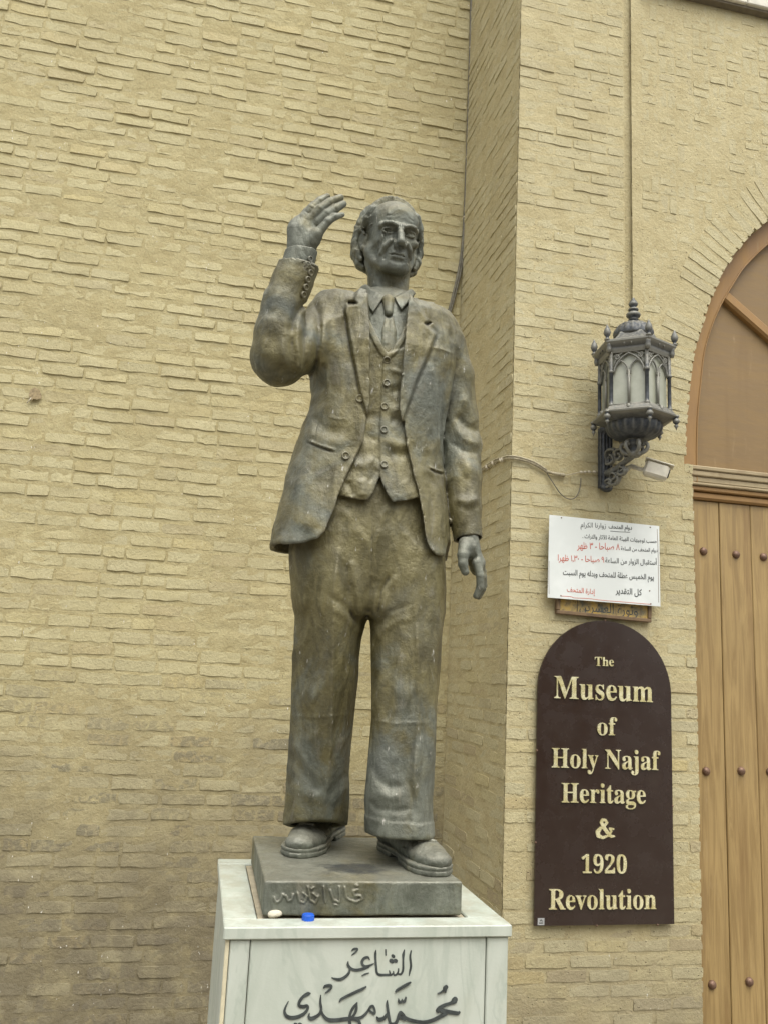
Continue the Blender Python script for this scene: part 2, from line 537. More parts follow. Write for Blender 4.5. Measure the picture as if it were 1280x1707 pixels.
def mat_brick(name, mortar=False, tint=(1, 1, 1), pits=0.5, dirt_shade_z=(1.1, 2.0), wash=.5, crisp=0.0):
    t = NT(name)
    P = t.pos()
    z = t.sep(P)[2]
    def C(c): return tuple(c[i] * tint[i] for i in range(3))
    low = t.sep(t.noise(1.6, 4, .6, out=1)); mid = t.sep(t.noise(7, 3, .6, out=1)); fine = t.noise(60, 5, .72)
    rel = t.noise(22, 4, .65, dist=.5)
    if mortar:
        col = t.mix(t.ramp(mid[0], .3, .7), C((.40, .325, .175)), C((.465, .39, .225)))
    else:
        info = t.new('ShaderNodeObjectInfo').outputs['Random']
        at = t.new('ShaderNodeAttribute', attribute_name='rnd').outputs['Fac']
        rnd = t.math('FRACT', t.math('ADD', info, at))
        col = t.cramp(rnd, [(0, C((.465, .395, .225))), (.25, C((.50, .43, .255))), (.45, C((.445, .385, .23))), (.62, C((.485, .40, .21))), (.80, C((.42, .36, .22))), (.92, C((.385, .305, .175))), (1, C((.475, .375, .175)))])
        w = t.math('MULTIPLY', t.ramp(z, 1.4, 3.4), wash)        # lime wash evens the colours out higher up
        col = t.mix(w, col, t.mix(t.ramp(mid[0], .3, .7), C((.445, .375, .21)), C((.495, .43, .265))))
        if crisp > 0:
            g = t.math('MULTIPLY', t.ramp(rnd, .40, .65), t.math('MULTIPLY', t.ramp(rel, .40, .56), t.ramp(z, 2.7, 1.5)))
            col = t.mix(t.math('MULTIPLY', g, crisp), col, C((.20, .18, .125)))
    col = t.mix(t.ramp(low[0], .36, .68, 0, .40), col, C((.385, .315, .175)))
    col = t.mix(t.ramp(fine, .52, .70, 0, .45), col, C((.56, .495, .32)))
    col = t.mix(t.ramp(fine, .46, .30, 0, .40), col, C((.30, .245, .14)))
    col = t.mix(t.ramp(rel, .54, .74, 0, .40), col, C((.315, .255, .145)))
    # street dirt plus weaker skylight painted in near the ground, with an uneven edge
    dz = t.math('ADD', z, t.math('MULTIPLY_ADD', low[1], 1.6, -.80))
    dirt = t.math('MULTIPLY', t.ramp(dz, dirt_shade_z[1], dirt_shade_z[0] - .7, 0, .86), t.ramp(mid[1], .25, .6, .6, 1))
    col = t.mix(dirt, col, C((.165, .135, .093)))
    # white droppings and lime specks
    sp = t.noise(1, 2, .5, vec=t.map(P, (80, 80, 26)))
    col = t.mix(t.math('MULTIPLY', t.ramp(sp, .735, .76), t.ramp(low[2], .50, .60)), col, (.72, .70, .62))
    # pits
    vo = t.voro(36, vec=t.map(P, (1, 1, 1.3)))
    pit = t.math('MULTIPLY', t.math('MULTIPLY', t.ramp(vo, .17, .08), t.ramp(mid[2], .50, .57)), pits)
    col = t.mix(t.math('MULTIPLY', pit, .7), col, C((.12, .095, .06)))
    h = t.math('ADD', t.math('MULTIPLY', fine, .75), rel)
    h = t.math('SUBTRACT', h, t.math('MULTIPLY', pit, 1.6))
    return t.done(col, .93, 0, t.bump(h, .75, .010), spec=.2)

M_BRICK_L = mat_brick('weathered_brick_washed', tint=(.94, .985, .975), pits=.35, dirt_shade_z=(1.3, 2.5), crisp=.8)
M_MORT_L = mat_brick('weathered_mortar_washed', True, tint=(.90, .94, .90), pits=.35, dirt_shade_z=(1.2, 2.4))
M_BRICK_R = mat_brick('gate_brick', tint=(.945, .99, 1.02), pits=1.0, dirt_shade_z=(.35, 1.5), wash=.75)
M_MORT_R = mat_brick('gate_mortar', True, tint=(1.0, 1.045, 1.06), pits=.8, dirt_shade_z=(.35, 1.5))

def mat_bronze(name, brown=.5, dust=1.0, fall=None, grime=.75, stain=None):
    t = NT(name)
    P = t.pos()
    n1 = t.sep(t.noise(5.0, 5, .62, dist=.5, out=1)); n2 = t.sep(t.noise(17, 5, .68, vec=t.map(P, (1, 1, .45)), dist=.7, out=1)); n3 = t.noise(80, 4, .68)
    grey = t.mix(t.ramp(n2[0], .30, .70), (0.0914, 0.0985, 0.0756), (0.1835, 0.1960, 0.1553))
    bro = t.mix(t.ramp(n2[0], .30, .70), (0.0857, 0.0750, 0.0319), (0.1835, 0.1621, 0.0739))
    b = t.math('ADD', n1[0], brown - .5)
    if fall: b = t.math('ADD', b, t.ramp(t.sep(P)[2], fall[0], fall[1], -.16, .10))     # browner patina higher on the cloth
    col = t.mix(t.ramp(b, .38, .62), grey, bro)
    col = t.mix(t.ramp(n1[1], .50, .74, 0, .38), col, (0.0436, 0.0404, 0.0301))
    col = t.mix(t.ramp(n1[2], .52, .72, 0, .35), col, (0.1307, 0.1441, 0.1331))
    col = t.mix(t.ramp(n2[1], .58, .72, 0, .5), col, (0.2138, 0.2020, 0.1544))
    nz = t.sep(t.new('ShaderNodeNewGeometry').outputs['Normal'])[2]
    du = t.math('MULTIPLY', t.ramp(nz, -.10, .75, 0, .62 * dust), t.ramp(n3, .25, .7, .45, 1))   # settled dust
    col = t.mix(du, col, (0.2614, 0.2519, 0.1980))
    pt = t.new('ShaderNodeNewGeometry').outputs['Pointiness']
    col = t.mix(t.ramp(pt, .515, .60, 0, .38), col, (0.2930, 0.2772, 0.2218))       # worn ridges
    col = t.mix(t.ramp(pt, .492, .440, 0, grime), col, (0.0317, 0.0286, 0.0214))   # grime in the hollows
    sp = t.noise(1, 3, .6, vec=t.map(P, (75, 75, 20)))
    col = t.mix(t.math('MULTIPLY', t.ramp(sp, .665, .72), t.ramp(n2[2], .46, .58)), col, (0.4118, 0.4000, 0.3485))
    if stain:                                                              # oily dark spill on the slab
        vs = t.new('ShaderNodeVectorMath', operation='DISTANCE'); t.link(t.map(P, (1, 1.25, .3), (0, 0, 0)), vs.inputs[0]); vs.inputs[1].default_value = (stain[0], stain[1] * 1.25, stain[2] * .3)
        e = t.math('ADD', vs.outputs['Value'], t.math('MULTIPLY_ADD', n2[0], .16, -.08))
        col = t.mix(t.ramp(e, .115, .045, 0, .8), col, (.030, .036, .042))
    h = t.math('ADD', t.math('MULTIPLY', n3, .55), n2[2])
    return t.done(col, t.ramp(n2[1], .3, .7, .42, .68), .30, t.bump(h, .62, .008))
M_BRONZE_J = mat_bronze('bronze_grey_green', .55)
M_BRONZE_T = mat_bronze('bronze_brown', .62, .7, (2.05, 2.55))
M_BRONZE_H = mat_bronze('bronze_grey', .42, .9, None, .22)
M_BRONZE_B = mat_bronze('bronze_base', .40, 1.0)
M_BRONZE_S = mat_bronze('bronze_slab', .40, 1.0, stain=tuple(float(q) for q in onZ(592, 1447, 1.75)))

def mat_plain(name, col, rough=.6, metal=0.0, var=.15, scale=20, bump=.2, bdist=.004, spec=None):
    t = NT(name)
    n = t.noise(scale, 5, .6)
    c = t.mix(t.ramp(n, .3, .7, 0, 1), tuple(x * (1 - var) for x in col), tuple(min(1, x * (1 + var)) for x in col))
    return t.done(c, rough, metal, t.bump(t.noise(scale * 6, 4, .6), bump, bdist) if bump else None, spec)

def mat_marble(name):
    t = NT(name)
    P = t.pos()
    w = t.noise(3.2, 6, .6, vec=t.map(P, (1, 1, .35), rot=(.2, .5, .3)), dist=2.2)
    col = t.mix(t.ramp(w, .38, .62), (.43, .47, .40), (.50, .535, .465))
    vein = t.ramp(t.math('ABSOLUTE', t.math('SUBTRACT', t.noise(2.1, 5, .6, vec=t.map(P, (1.4, 1, .5), rot=(0, .7, 0)), dist=1.5), .5)), .03, .0, 0, .38)
    col = t.mix(vein, col, (.34, .385, .325))
    col = t.mix(t.ramp(t.noise(5, 5, .6), .55, .8, 0, .5), col, (.45, .45, .35))
    nz = t.sep(t.new('ShaderNodeNewGeometry').outputs['Normal'])[2]
    col = t.mix(t.math('MULTIPLY', t.ramp(nz, .5, .9, 0, .55), t.ramp(t.noise(11, 5, .7), .42, .62)), col, (.34, .33, .25))
    return t.done(col, t.ramp(t.noise(14, 4), .3, .7, .38, .62), 0, t.bump(t.noise(120, 4, .6), .12, .003))
M_MARBLE = mat_marble('white_marble')
M_INK = mat_plain('black_carved_lettering', (.042, .050, .047), .7, 0, .4, 60)

def mat_wood(name, a, b, grain=(26, 26, 1.6), rough=.5, dark=(.16, .085, .028)):
    t = NT(name)
    P = t.pos()
    info = t.new('ShaderNodeObjectInfo').outputs['Random']
    off = t.new('ShaderNodeCombineXYZ'); t.link(t.math('MULTIPLY', info, 31.0), off.inputs[0]); t.link(t.math('MULTIPLY', info, 17.0), off.inputs[2])
    va = t.new('ShaderNodeVectorMath', operation='ADD'); t.link(P, va.inputs[0]); t.link(off.outputs[0], va.inputs[1])
    g = t.noise(1, 6, .65, vec=t.map(va.outputs[0], grain), dist=1.2)
    col = t.mix(t.ramp(g, .36, .64), a, b)
    col = t.mix(t.ramp(t.noise(1, 5, .6, vec=t.map(va.outputs[0], (9, 9, .9))), .50, .70, 0, .5), col, dark)
    col = t.mix(t.ramp(t.noise(1.7, 4, .6), .35, .75, 0, .35), col, tuple(x * .62 for x in b))
    # dusty, scuffed patches
    col = t.mix(t.ramp(t.noise(1, 5, .7, vec=t.map(P, (12, 12, 3))), .60, .78, 0, .35), col, (.40, .30, .17))
    return t.done(col, t.ramp(g, .3, .7, rough - .1, rough + .15), 0, t.bump(t.noise(1, 5, .6, vec=t.map(va.outputs[0], (grain[0] * 4, grain[1] * 4, grain[2] * 2))), .35, .003))
M_PLANK = mat_wood('door_plank_wood', (.240, .158, .060), (.340, .236, .094))
M_FRAME = mat_wood('brown_painted_wood', (.265, .150, .050), (.305, .178, .062), (7, 7, 3), .6, (.21, .115, .038))
M_PANEL = mat_wood('fanlight_panel_wood', (.195, .125, .049), (.220, .143, .058), (3, 3, 20), .6, (.17, .105, .040))
M_LINTEL = mat_wood('dusty_moulding_wood', (.29, .23, .13), (.37, .30, .18), (3, 8, 40), .7, (.22, .155, .08))
M_STUD = mat_plain('iron_stud', (.16, .095, .062), .5, .4, .25, 60)
# ------------------------------------------------------------------ ground
me = mesh_py('ground', [(-40, -40, 0), (40, -40, 0), (40, 40, 0), (-40, 40, 0)], [(0, 1, 2, 3)])
def mat_ground():
    t = NT('stone_paving')
    n = t.noise(3, 5)
    col = t.mix(t.ramp(n, .3, .7), (.20, .18, .145), (.27, .24, .19))
    br = t.new('ShaderNodeTexBrick'); t.link(t.pos(), br.inputs['Vector']); br.inputs['Scale'].default_value = 2.2
    br.inputs['Mortar Size'].default_value = .012
    col = t.mix(t.math('MULTIPLY', br.outputs['Fac'], .6), col, (.14, .12, .10))
    return t.done(col, .85, 0, t.bump(t.noise(40, 4), .3, .01))
set_props(link('ground', me, mat_ground()), kind='structure')

# ------------------------------------------------------------------ brick walls
WX = 1.737            # return wall plane
YL = 5.72             # long wall plane
YG = 4.60             # gate front plane
ZTOP = 8.6

def brick_variant(name, L, Hh, seed, rough=1.0, depth=.05):
    """an old hand-made brick: uneven outline, worn edges; x along, z up, face toward -y; origin at the face centre"""
    rs = np.random.RandomState(seed)
    nx, nz = 5, 3
    xs = np.linspace(-.5, .5, nx); zs = np.linspace(-.5, .5, nz)
    c = .0055
    V = []
    lx = L - 2 * c; lz = Hh - 2 * c
    grid = {}
    for i in range(nx):
        for j in range(nz):
            edge = (i in (0, nx - 1)) + (j in (0, nz - 1))
            x = xs[i] * lx + rs.normal(0, .0030) * rough; z = zs[j] * lz + rs.normal(0, .0024) * rough
            y = rs.normal(0, .0011) * rough + (rs.rand() * .002 if edge == 2 else 0)
            if edge == 2: x *= 1 - .012 * rs.rand(); z *= 1 - .09 * rs.rand()
            grid[i, j] = len(V); V.append((x, y, z))
    ring = [(i, 0) for i in range(nx)] + [(nx - 1, j) for j in range(1, nz)] + [(i, nz - 1) for i in range(nx - 2, -1, -1)] + [(0, j) for j in range(nz - 2, 0, -1)]
    Fc = [(grid[i, j], grid[i + 1, j], grid[i + 1, j + 1], grid[i, j + 1]) for i in range(nx - 1) for j in range(nz - 1)]
    ids = []
    for (i, j) in ring:
        p = V[grid[i, j]]
        ox = (-1 if i == 0 else 1 if i == nx - 1 else 0); oz = (-1 if j == 0 else 1 if j == nz - 1 else 0)
        l = math.hypot(ox, oz)
        ids.append(len(V)); V.append((p[0] + ox / l * c, depth, p[2] + oz / l * c))
    r0 = [grid[q] for q in ring]
    n = len(ring)
    for q in range(n):
        w = (q + 1) % n
        Fc.append((r0[w], r0[q], ids[q], ids[w]))
    return np.array(V, np.float32), np.array(Fc, np.int32)

def sharpen(me, nface, nper):
    """hard arris round each brick face (face vertices come first in every block of nper)"""
    e = np.empty(len(me.edges) * 2, np.int32); me.edges.foreach_get('vertices', e); e = e.reshape(-1, 2) % nper
    def rim(i):
        gi, gj = i // 3, i % 3
        return (i < nface) & ((gi == 0) | (gi == 4) | (gj == 0) | (gj == 2))
    a, b = e[:, 0], e[:, 1]
    onrim = rim(a) & rim(b)
    same = ((a // 3 == b // 3) & ((a // 3 == 0) | (a // 3 == 4))) | ((a % 3 == b % 3) & ((a % 3 == 0) | (a % 3 == 2)))
    at = me.attributes.new('sharp_edge', 'BOOLEAN', 'EDGE')
    at.data.foreach_set('value', (onrim & same))

class BrickSet:
    def __init__(self, parent, mat, L, Hh, nvar=14, rough=1.0, depth=.05, seed=0, stuff_name='far_bricks'):
        self.parent, self.mat, self.L, self.H = parent, mat, L, Hh
        self.var = [brick_variant('brick', L, Hh, seed + i, rough, depth) for i in range(nvar)]
        self.items = []
        self.rs = np.random.RandomState(seed + 99)
    def add(self, M, sx=1.0, sz=1.0):
        """M: 4x4 numpy, brick frame -> world"""
        S = np.diag([sx, 1, sz, 1])
        self.items.append((M @ S, self.rs.randint(len(self.var))))
    def finish(self, limit=300, seen=None):
        meshes = []
        for V, Fc in self.var:
            me = mesh_np('brick', V, Fc)
            me.materials.append(self.mat)
            at = me.attributes.new('rnd', 'FLOAT', 'POINT')
            at.data.foreach_set('value', np.zeros(len(V), np.float32))
            me.polygons.foreach_set('use_smooth', np.ones(len(Fc), bool))
            sharpen(me, 15, len(V))
            meshes.append(me)
        sc = []
        for i, (M, v) in enumerate(self.items):
            hx, hz = self.L / 2, self.H / 2
            cs = np.array([[-hx, 0, -hz, 1], [hx, 0, -hz, 1], [hx, 0, hz, 1], [-hx, 0, hz, 1]]) @ M.T
            u, w = proj(cs[:, 0], cs[:, 1], cs[:, 2])
            inside = ((u > 0) & (u < 1280) & (w > 0) & (w < 1707)).mean()
            area = abs(sum(u[k] * w[(k + 1) % 4] - u[(k + 1) % 4] * w[k] for k in range(4))) / 2 * inside
            if seen is not None and not seen(u.mean(), w.mean()): area *= .05
            sc.append(area)
        order = np.argsort(sc)[::-1]
        near = [i for i in order[:limit] if sc[i] > 60]
        for i in near:
            M, v = self.items[i]
            o = bpy.data.objects.new('brick', meshes[v]); COL.objects.link(o)
            o.parent = self.parent
            o.matrix_local = Matrix.Translation(-self.parent.location) @ Matrix(M.tolist())
        rest = [i for i in range(len(self.items)) if i not in set(near)]
        if rest:
            Vs = []; Fs = []; R = []; b = 0
            for i in rest:
                M, v = self.items[i]; V, Fc = self.var[v]
                W = np.c_[V, np.ones(len(V))] @ M.T
                Vs.append(W[:, :3]); Fs.append(Fc + b); b += len(V)
                R.append(np.full(len(V), self.rs.rand()))
            me = mesh_np('distant_bricks', np.concatenate(Vs), np.concatenate(Fs))
            at = me.attributes.new('rnd', 'FLOAT', 'POINT')
            at.data.foreach_set('value', np.concatenate(R).astype(np.float32))
            sharpen(me, 15, len(self.var[0][0]))
            o = put('distant_bricks', me, self.mat, self.parent, True)
            o['kind'] = 'stuff'

def frame(px, ex, ey, ez):
    M = np.eye(4); M[:3, 0] = ex; M[:3, 1] = ey; M[:3, 2] = ez; M[:3, 3] = px
    return M
def rot_small(M, rs, tilt=.02, lean=.012, turn=.006, over=-.03):
    a, b, c = rs.normal(over, tilt), rs.normal(0, lean), rs.normal(0, turn)
    Rx = np.eye(4); Rx[1:3, 1:3] = [[math.cos(a), -math.sin(a)], [math.sin(a), math.cos(a)]]
    Rz = np.eye(4); Rz[0:2, 0:2] = [[math.cos(b), -math.sin(b)], [math.sin(b), math.cos(b)]]
    Ry = np.eye(4); Ry[0, 0] = Ry[2, 2] = math.cos(c); Ry[0, 2] = math.sin(c); Ry[2, 0] = -math.sin(c)
    return M @ Rx @ Rz @ Ry

def mortar_sheet(parent, name, O, ex, ey, w, h, step, mat, keep=None, base=.004, amp=.0045, seed=0.0, smear=.004):
    """uneven mortar behind the bricks; O lower left corner, ex along, ey inward normal"""
    O, ex, ey = np.array(O, float), np.array(ex, float), np.array(ey, float)
    nx, nz = int(w / step) + 1, int(h / step) + 1
    A, B = np.meshgrid(np.linspace(0, w, nx), np.linspace(0, h, nz), indexing='ij')
    dd = base - amp * fbm(A * 14 + seed, B * 22, B * 0 + seed, 3) - smear * np.clip(fbm(A * 2.3 + 9 + seed, B * 3.5, B * 0 + 3, 3) * 2.2, -.6, 1)
    V = O + A[..., None] * ex + B[..., None] * np.array([0, 0, 1.0]) + dd[..., None] * ey
    idx = np.arange(nx * nz).reshape(nx, nz)
    q = np.stack([idx[:-1, :-1], idx[1:, :-1], idx[1:, 1:], idx[:-1, 1:]], -1).reshape(-1, 4)
    if keep is not None:
        c = ((A[:-1, :-1] + A[1:, 1:]) / 2, (B[:-1, :-1] + B[1:, 1:]) / 2)
        q = q[keep(*c).ravel()]
    return put(name, mesh_np(name, V.reshape(-1, 3), q), mat, parent, True)

# ---- long wall on the left
wall_l = empty('brick_wall', (0, YL, 0), 'long weathered yellow brick wall behind the bronze statue', 'wall')
LB, HB = .262, .0895
BS = BrickSet(wall_l, M_BRICK_L, LB - .008, HB - .0145, 18, 1.15, .03, 11)
rs = np.random.RandomState(5)
ncourse = int(ZTOP / HB)
X0 = -3.2
for c in range(ncourse):
    z = (c + .5) * HB
    x = X0 + (LB / 2 if c % 2 else 0) + rs.normal(0, .02)
    while x < WX:
        l = LB * (1 + rs.normal(0, .035))
        if rs.rand() < .10: l *= .55
        x1 = min(x + l, WX)
        if x1 - x > .05:
            wob = .006 * math.sin(x * 1.7 + c * .9) 
            hi_ = float(sstep(2.4, 4.8, np.array(z)))          # bricks stand prouder where the wall is less repaired
            p = np.array([(x + x1) / 2, YL + .0002 * (1 - hi_) + rs.normal(0, .0012 + .0010 * hi_), z + wob + rs.normal(0, .0015)])
            M = frame(p, (1, 0, 0), (0, 1, 0), (0, 0, 1))
            BS.add(rot_small(M, rs, .014 + .016 * hi_, .006, .008, -.018 - .018 * hi_), (x1 - x - .008) / (LB - .008), 1 + rs.normal(0, .04))
        x += l
def seen_left(u, v):
    return not ((470 < u < 760 and 480 < v < 1700) or (360 < u and v > 1440) or u > 770)
BS.finish(300, seen_left)
mortar_sheet(wall_l, 'mortar', (X0, YL, 0), (1, 0, 0), (0, 1, 0), WX + .01 - X0, ZTOP, .0125, M_MORT_L, base=.0026, amp=.0036, seed=2.0, smear=.0026)
m = MB(); m.box((X0 - .002, YL + .025, 0), (WX + .6, YL + .4, ZTOP)); m.build('masonry_core', M_MORT_L, wall_l)

# ---- gate building: return wall, front pier, arch
gate = empty('brick_gateway', (2.3, YG, 0), 'yellow brick gateway pier and arch around the wooden door', 'gateway')
LG, HG = .248, .0735
CX, CZ, CR = 4.18, 3.73, 1.30            # replaced below by the fitted arch
ARC = [(2.883, 3.715), (2.8955, 3.947), (2.920, 4.183), (2.965, 4.428), (3.043, 4.670), (3.121, 4.86), (3.215, 5.040), (3.345, 5.225), (3.516, 5.40), (3.70, 5.54), (3.90, 5.645), (4.10, 5.70), (4.25, 5.715)]
ARC = ARC + [(2 * 4.25 - x, z) for x, z in ARC[-2::-1]]
ARCS = [tuple(p) for p in smooth_path(ARC, 6)]
ARC_X = np.array([p[0] for p in ARCS]); ARC_Z = np.array([p[1] for p in ARCS])
JX = 2.925                                # jamb below the springing
JX2 = 2 * 4.25 - JX
XR = 6.4                                  # right end of what is built
GX = 2.468                                # groove between the pier strip and the patterned panel
SPR = 3.66
def hole_dist(x, z):
    """signed distance to the arched opening, negative inside"""
    poly = [(ARCS[0][0], SPR)] + ARCS + [(ARCS[-1][0], SPR)]
    poly = poly[::2] + [(JX2, SPR), (JX2, -1), (JX, -1), (JX, SPR)]
    return poly_sd(np.asarray(x, float), np.asarray(z, float), poly)

BG = BrickSet(gate, M_BRICK_R, LG - .007, HG - .0075, 18, .85, .05, 51)
rs = np.random.RandomState(15)
ncourse = int(ZTOP / HG)
RING = .27
Z_PANEL = 4.30                            # the patterned panel starts above the lantern
# running bond: pier strip and everything low
for c in range(ncourse):
    z = (c + .5) * HG
    def row(xa, xb, shift):
        x = xa
        first = True
        while x < xb - .03:
            l = LG * (1 + rs.normal(0, .02))
            if first and shift: l *= .5
            first = False
            x1 = min(x + l, xb)
            if xb - x1 < .06: x1 = xb
            p = np.array([(x + x1) / 2, YG + rs.normal(0, .0018), z + rs.normal(0, .0012)])
            d = hole_dist(np.array([x, x1]), np.array([z, z]))
            lim = .012 if z < SPR else RING - .03
            if z < SPR or d.min() > lim:
                BG.add(rot_small(frame(p, (1, 0, 0), (0, 1, 0), (0, 0, 1)), rs, .013, .005, .004, -.009), (x1 - x - .007) / (LG - .007), 1)
            x = x1
    sh = c % 2
    if z < SPR: row(WX, JX, sh); row(JX2, XR, sh)
    else:
        if z < Z_PANEL:
            xe = float(np.interp(z, ARC_Z[:len(ARC_Z) // 2], ARC_X[:len(ARC_X) // 2]))
            row(WX, xe, sh) if z < 3.715 else row(WX, xe - RING - .02, sh)
        else:
            row(WX, GX, sh)
# patterned panel: pairs of upright and lying bricks
cell = LG * .5 + .004
pz = Z_PANEL; rowi = 0
pl, ph = .118, .056
while pz < ZTOP:
    px_ = GX + .122; coli = 0
    while px_ < XR:
        cx, cz = px_ + cell / 2, pz + cell / 2
        if hole_dist(np.array([cx]), np.array([cz]))[0] > RING + .04:
            if (rowi + coli) % 2 == 0:
                for s in (-1, 1):
                    BG.add(rot_small(frame((cx, YG + .0015 + rs.normal(0, .001), cz + s * cell / 4), (1, 0, 0), (0, 1, 0), (0, 0, 1)), rs, .012, .006, .006), (cell - .009) / (LG - .007), (cell / 2 - .008) / (HG - .0075))
            else:
                for s in (-1, 1):
                    BG.add(rot_small(frame((cx + s * cell / 4, YG + .0015 + rs.normal(0, .001), cz), (0, 0, 1), (0, 1, 0), (-1, 0, 0)), rs, .012, .006, .006), (cell - .009) / (LG - .007), (cell / 2 - .008) / (HG - .0075))
        px_ += cell; coli += 1
    pz += cell; rowi += 1
# a raised edge of upright bricks along the groove
z = Z_PANEL
while z < ZTOP:
    BG.add(rot_small(frame((GX + .086, YG + .004, z + .12), (0, 0, 1), (0, 1, 0), (-1, 0, 0)), rs, .01, .004, .004), .97, .80)
    z += .245
# arch ring
arcpts = np.array(ARCS)
seg = np.r_[0, np.cumsum(np.hypot(*np.diff(arcpts, axis=0).T))]
s = .03
while s < seg[-1]:
    x = float(np.interp(s, seg, arcpts[:, 0])); z = float(np.interp(s, seg, arcpts[:, 1]))
    x2 = float(np.interp(s + .03, seg, arcpts[:, 0])); z2 = float(np.interp(s + .03, seg, arcpts[:, 1]))
    tx, tz = x2 - x, z2 - z; l = math.hypot(tx, tz) + 1e-9; tx /= l; tz /= l
    nx_, nz_ = -tz, tx                    # outward from the opening
    p = (x + nx_ * RING / 2 + nx_ * rs.normal(0, .003), YG + rs.normal(0, .0015), z + nz_ * RING / 2)
    BG.add(rot_small(frame(p, (nx_, 0, nz_), (0, 1, 0), (-nz_, 0, nx_)), rs, .014, .005, .004, 0), RING / (LG - .007), .97)
    s += .069
def seen_gate(u, v):
    return not (u < 800 and 520 < v < 980) and not (890 < u < 1122 and 1060 < v < 1540)
# return wall
for c in range(ncourse):
    z = (c + .5) * HG
    y = YG + (.0 if c % 2 else -LG / 2 + .0)
    while y < YL:
        y0 = max(y, YG + .004); y1 = min(y + LG * (1 + rs.normal(0, .02)), YL)
        if y1 - y0 > .04:
            p = np.array([WX + rs.normal(0, .0016), (y0 + y1) / 2, z + rs.normal(0, .0012)])
            BG.add(rot_small(frame(p, (0, -1, 0), (1, 0, 0), (0, 0, 1)), rs, .011, .006, .004, -.006), (y1 - y0 - .007) / (LG - .007), 1)
        y = y + LG * (1 + rs.normal(0, .02))
BG.finish(300, seen_gate)
mortar_sheet(gate, 'mortar', (WX + .004, YG, 0), (1, 0, 0), (0, 1, 0), XR - WX, ZTOP, .013, M_MORT_R,
             keep=lambda A, B: (hole_dist(A + WX, B) > .022) & ~((A + WX > GX + .004) & (A + WX < GX + .050) & (B > Z_PANEL + .3)), base=.0019, amp=.0017, seed=21.0, smear=.0009)
mortar_sheet(gate, 'mortar', (WX, YL, 0), (0, -1, 0), (1, 0, 0), YL - YG - .004, ZTOP, .014, M_MORT_R, base=.0014, amp=.0018, seed=41.0, smear=.0012)
# solid body behind, with the opening left free
core = MB()
core.box((WX + .03, YG + .03, 0), (JX - .02, YG + .45, SPR)); core.box((JX2 + .02, YG + .03, 0), (XR, YG + .45, SPR))
core.box((WX + .03, YG + .45, 0), (WX + .5, YL + .39, ZTOP))
n = len(ARCS)
for i in range(n - 1):
    (xa, za), (xb, zb) = ARCS[i], ARCS[i + 1]
    V = [(xa, YG + .03, za + .012), (xb, YG + .03, zb + .012), (xb, YG + .03, ZTOP), (xa, YG + .03, ZTOP), (xa, YG + .45, za + .012), (xb, YG + .45, zb + .012), (xb, YG + .45, ZTOP), (xa, YG + .45, ZTOP)]
    core.add(V, [(0, 1, 2, 3), (7, 6, 5, 4), (0, 4, 5, 1), (2, 6, 7, 3)])
core.box((WX + .03, YG + .03, SPR + .002), (ARCS[0][0] - .012, YG + .45, ZTOP)); core.box((ARCS[-1][0] + .012, YG + .03, SPR + .002), (XR, YG + .45, ZTOP))
core.build('masonry_core', M_MORT_R, gate)
# ------------------------------------------------------------------ marble plinth
PA = math.radians(-.9)
PC = (.534, 2.729)
ZC = 1.66
plinth = empty('marble_plinth', (PC[0], PC[1], 0), 'pale marble plinth with black Arabic lettering under the bronze statue', 'plinth')
MP = Matrix.Translation((PC[0], PC[1], 0)) @ Matrix.Rotation(PA, 4, 'Z')
hx, hy = .380, .401
def pbox(lo, hi, name, mat=M_MARBLE, bev=.003):
    return MB().box(lo, hi, MP, bev).build(name, mat, plinth)
M_JOINT = mat_plain('beige_joint_filler', (.42, .37, .26), .9)
M_MARBLE_Y = mat_plain('beige_edge_strip', (.60, .55, .38), .6)
# cap slabs round the bronze base
ct = .030
pbox((-hx, -hy, ZC - ct), (hx, -hy + .078, ZC), 'cap_slab')
pbox((-hx, -hy + .0805, ZC - ct), (-hx + .088, hy - .078, ZC - .001), 'cap_slab')
pbox((hx - .100, -hy + .0805, ZC - ct), (hx, hy - .078, ZC - .001), 'cap_slab')
pbox((-hx, hy - .0755, ZC - ct), (hx, hy, ZC - .0005), 'cap_slab')
pbox((-hx + .091, -hy + .081, ZC - ct), (hx - .103, hy - .079, ZC - .006), 'cap_bed', M_JOINT, 0)
# body
bx, by = hx - .007, hy - .009
pbox((-bx + .02, -by + .022, 0), (bx - .02, by - .02, ZC - ct - .0005), 'core', M_JOINT, 0)
pbox((-bx + .012, -by, .02), (-bx + .061, -by + .02, ZC - ct - .001), 'corner_stile')
pbox((-bx + .0635, -by + .002, .02), (bx - .0615, -by + .02, ZC - ct - .001), 'front_panel')
pbox((bx - .059, -by, .02), (bx, -by + .02, ZC - ct - .001), 'corner_stile')
pbox((-bx, -by + .001, .02), (-bx + .010, -by + .02, ZC - ct - .001), 'edge_strip', M_MARBLE_Y, .001)
for s in (-1, 1):
    x0, x1 = (-bx - .001, -bx + .019) if s < 0 else (bx - .019, bx + .001)
    pbox((x0, -by + .0215, .02), (x1, -by + .33, ZC - ct - .001), 'side_panel')
    pbox((x0, -by + .3325, .02), (x1, by - .0215, ZC - ct - .001), 'side_panel')
pbox((-bx, by - .02, .02), (bx, by, ZC - ct - .001), 'back_panel')
pbox((-hx - .04, -hy - .04, 0), (hx + .04, hy + .04, .019), 'foot_slab')

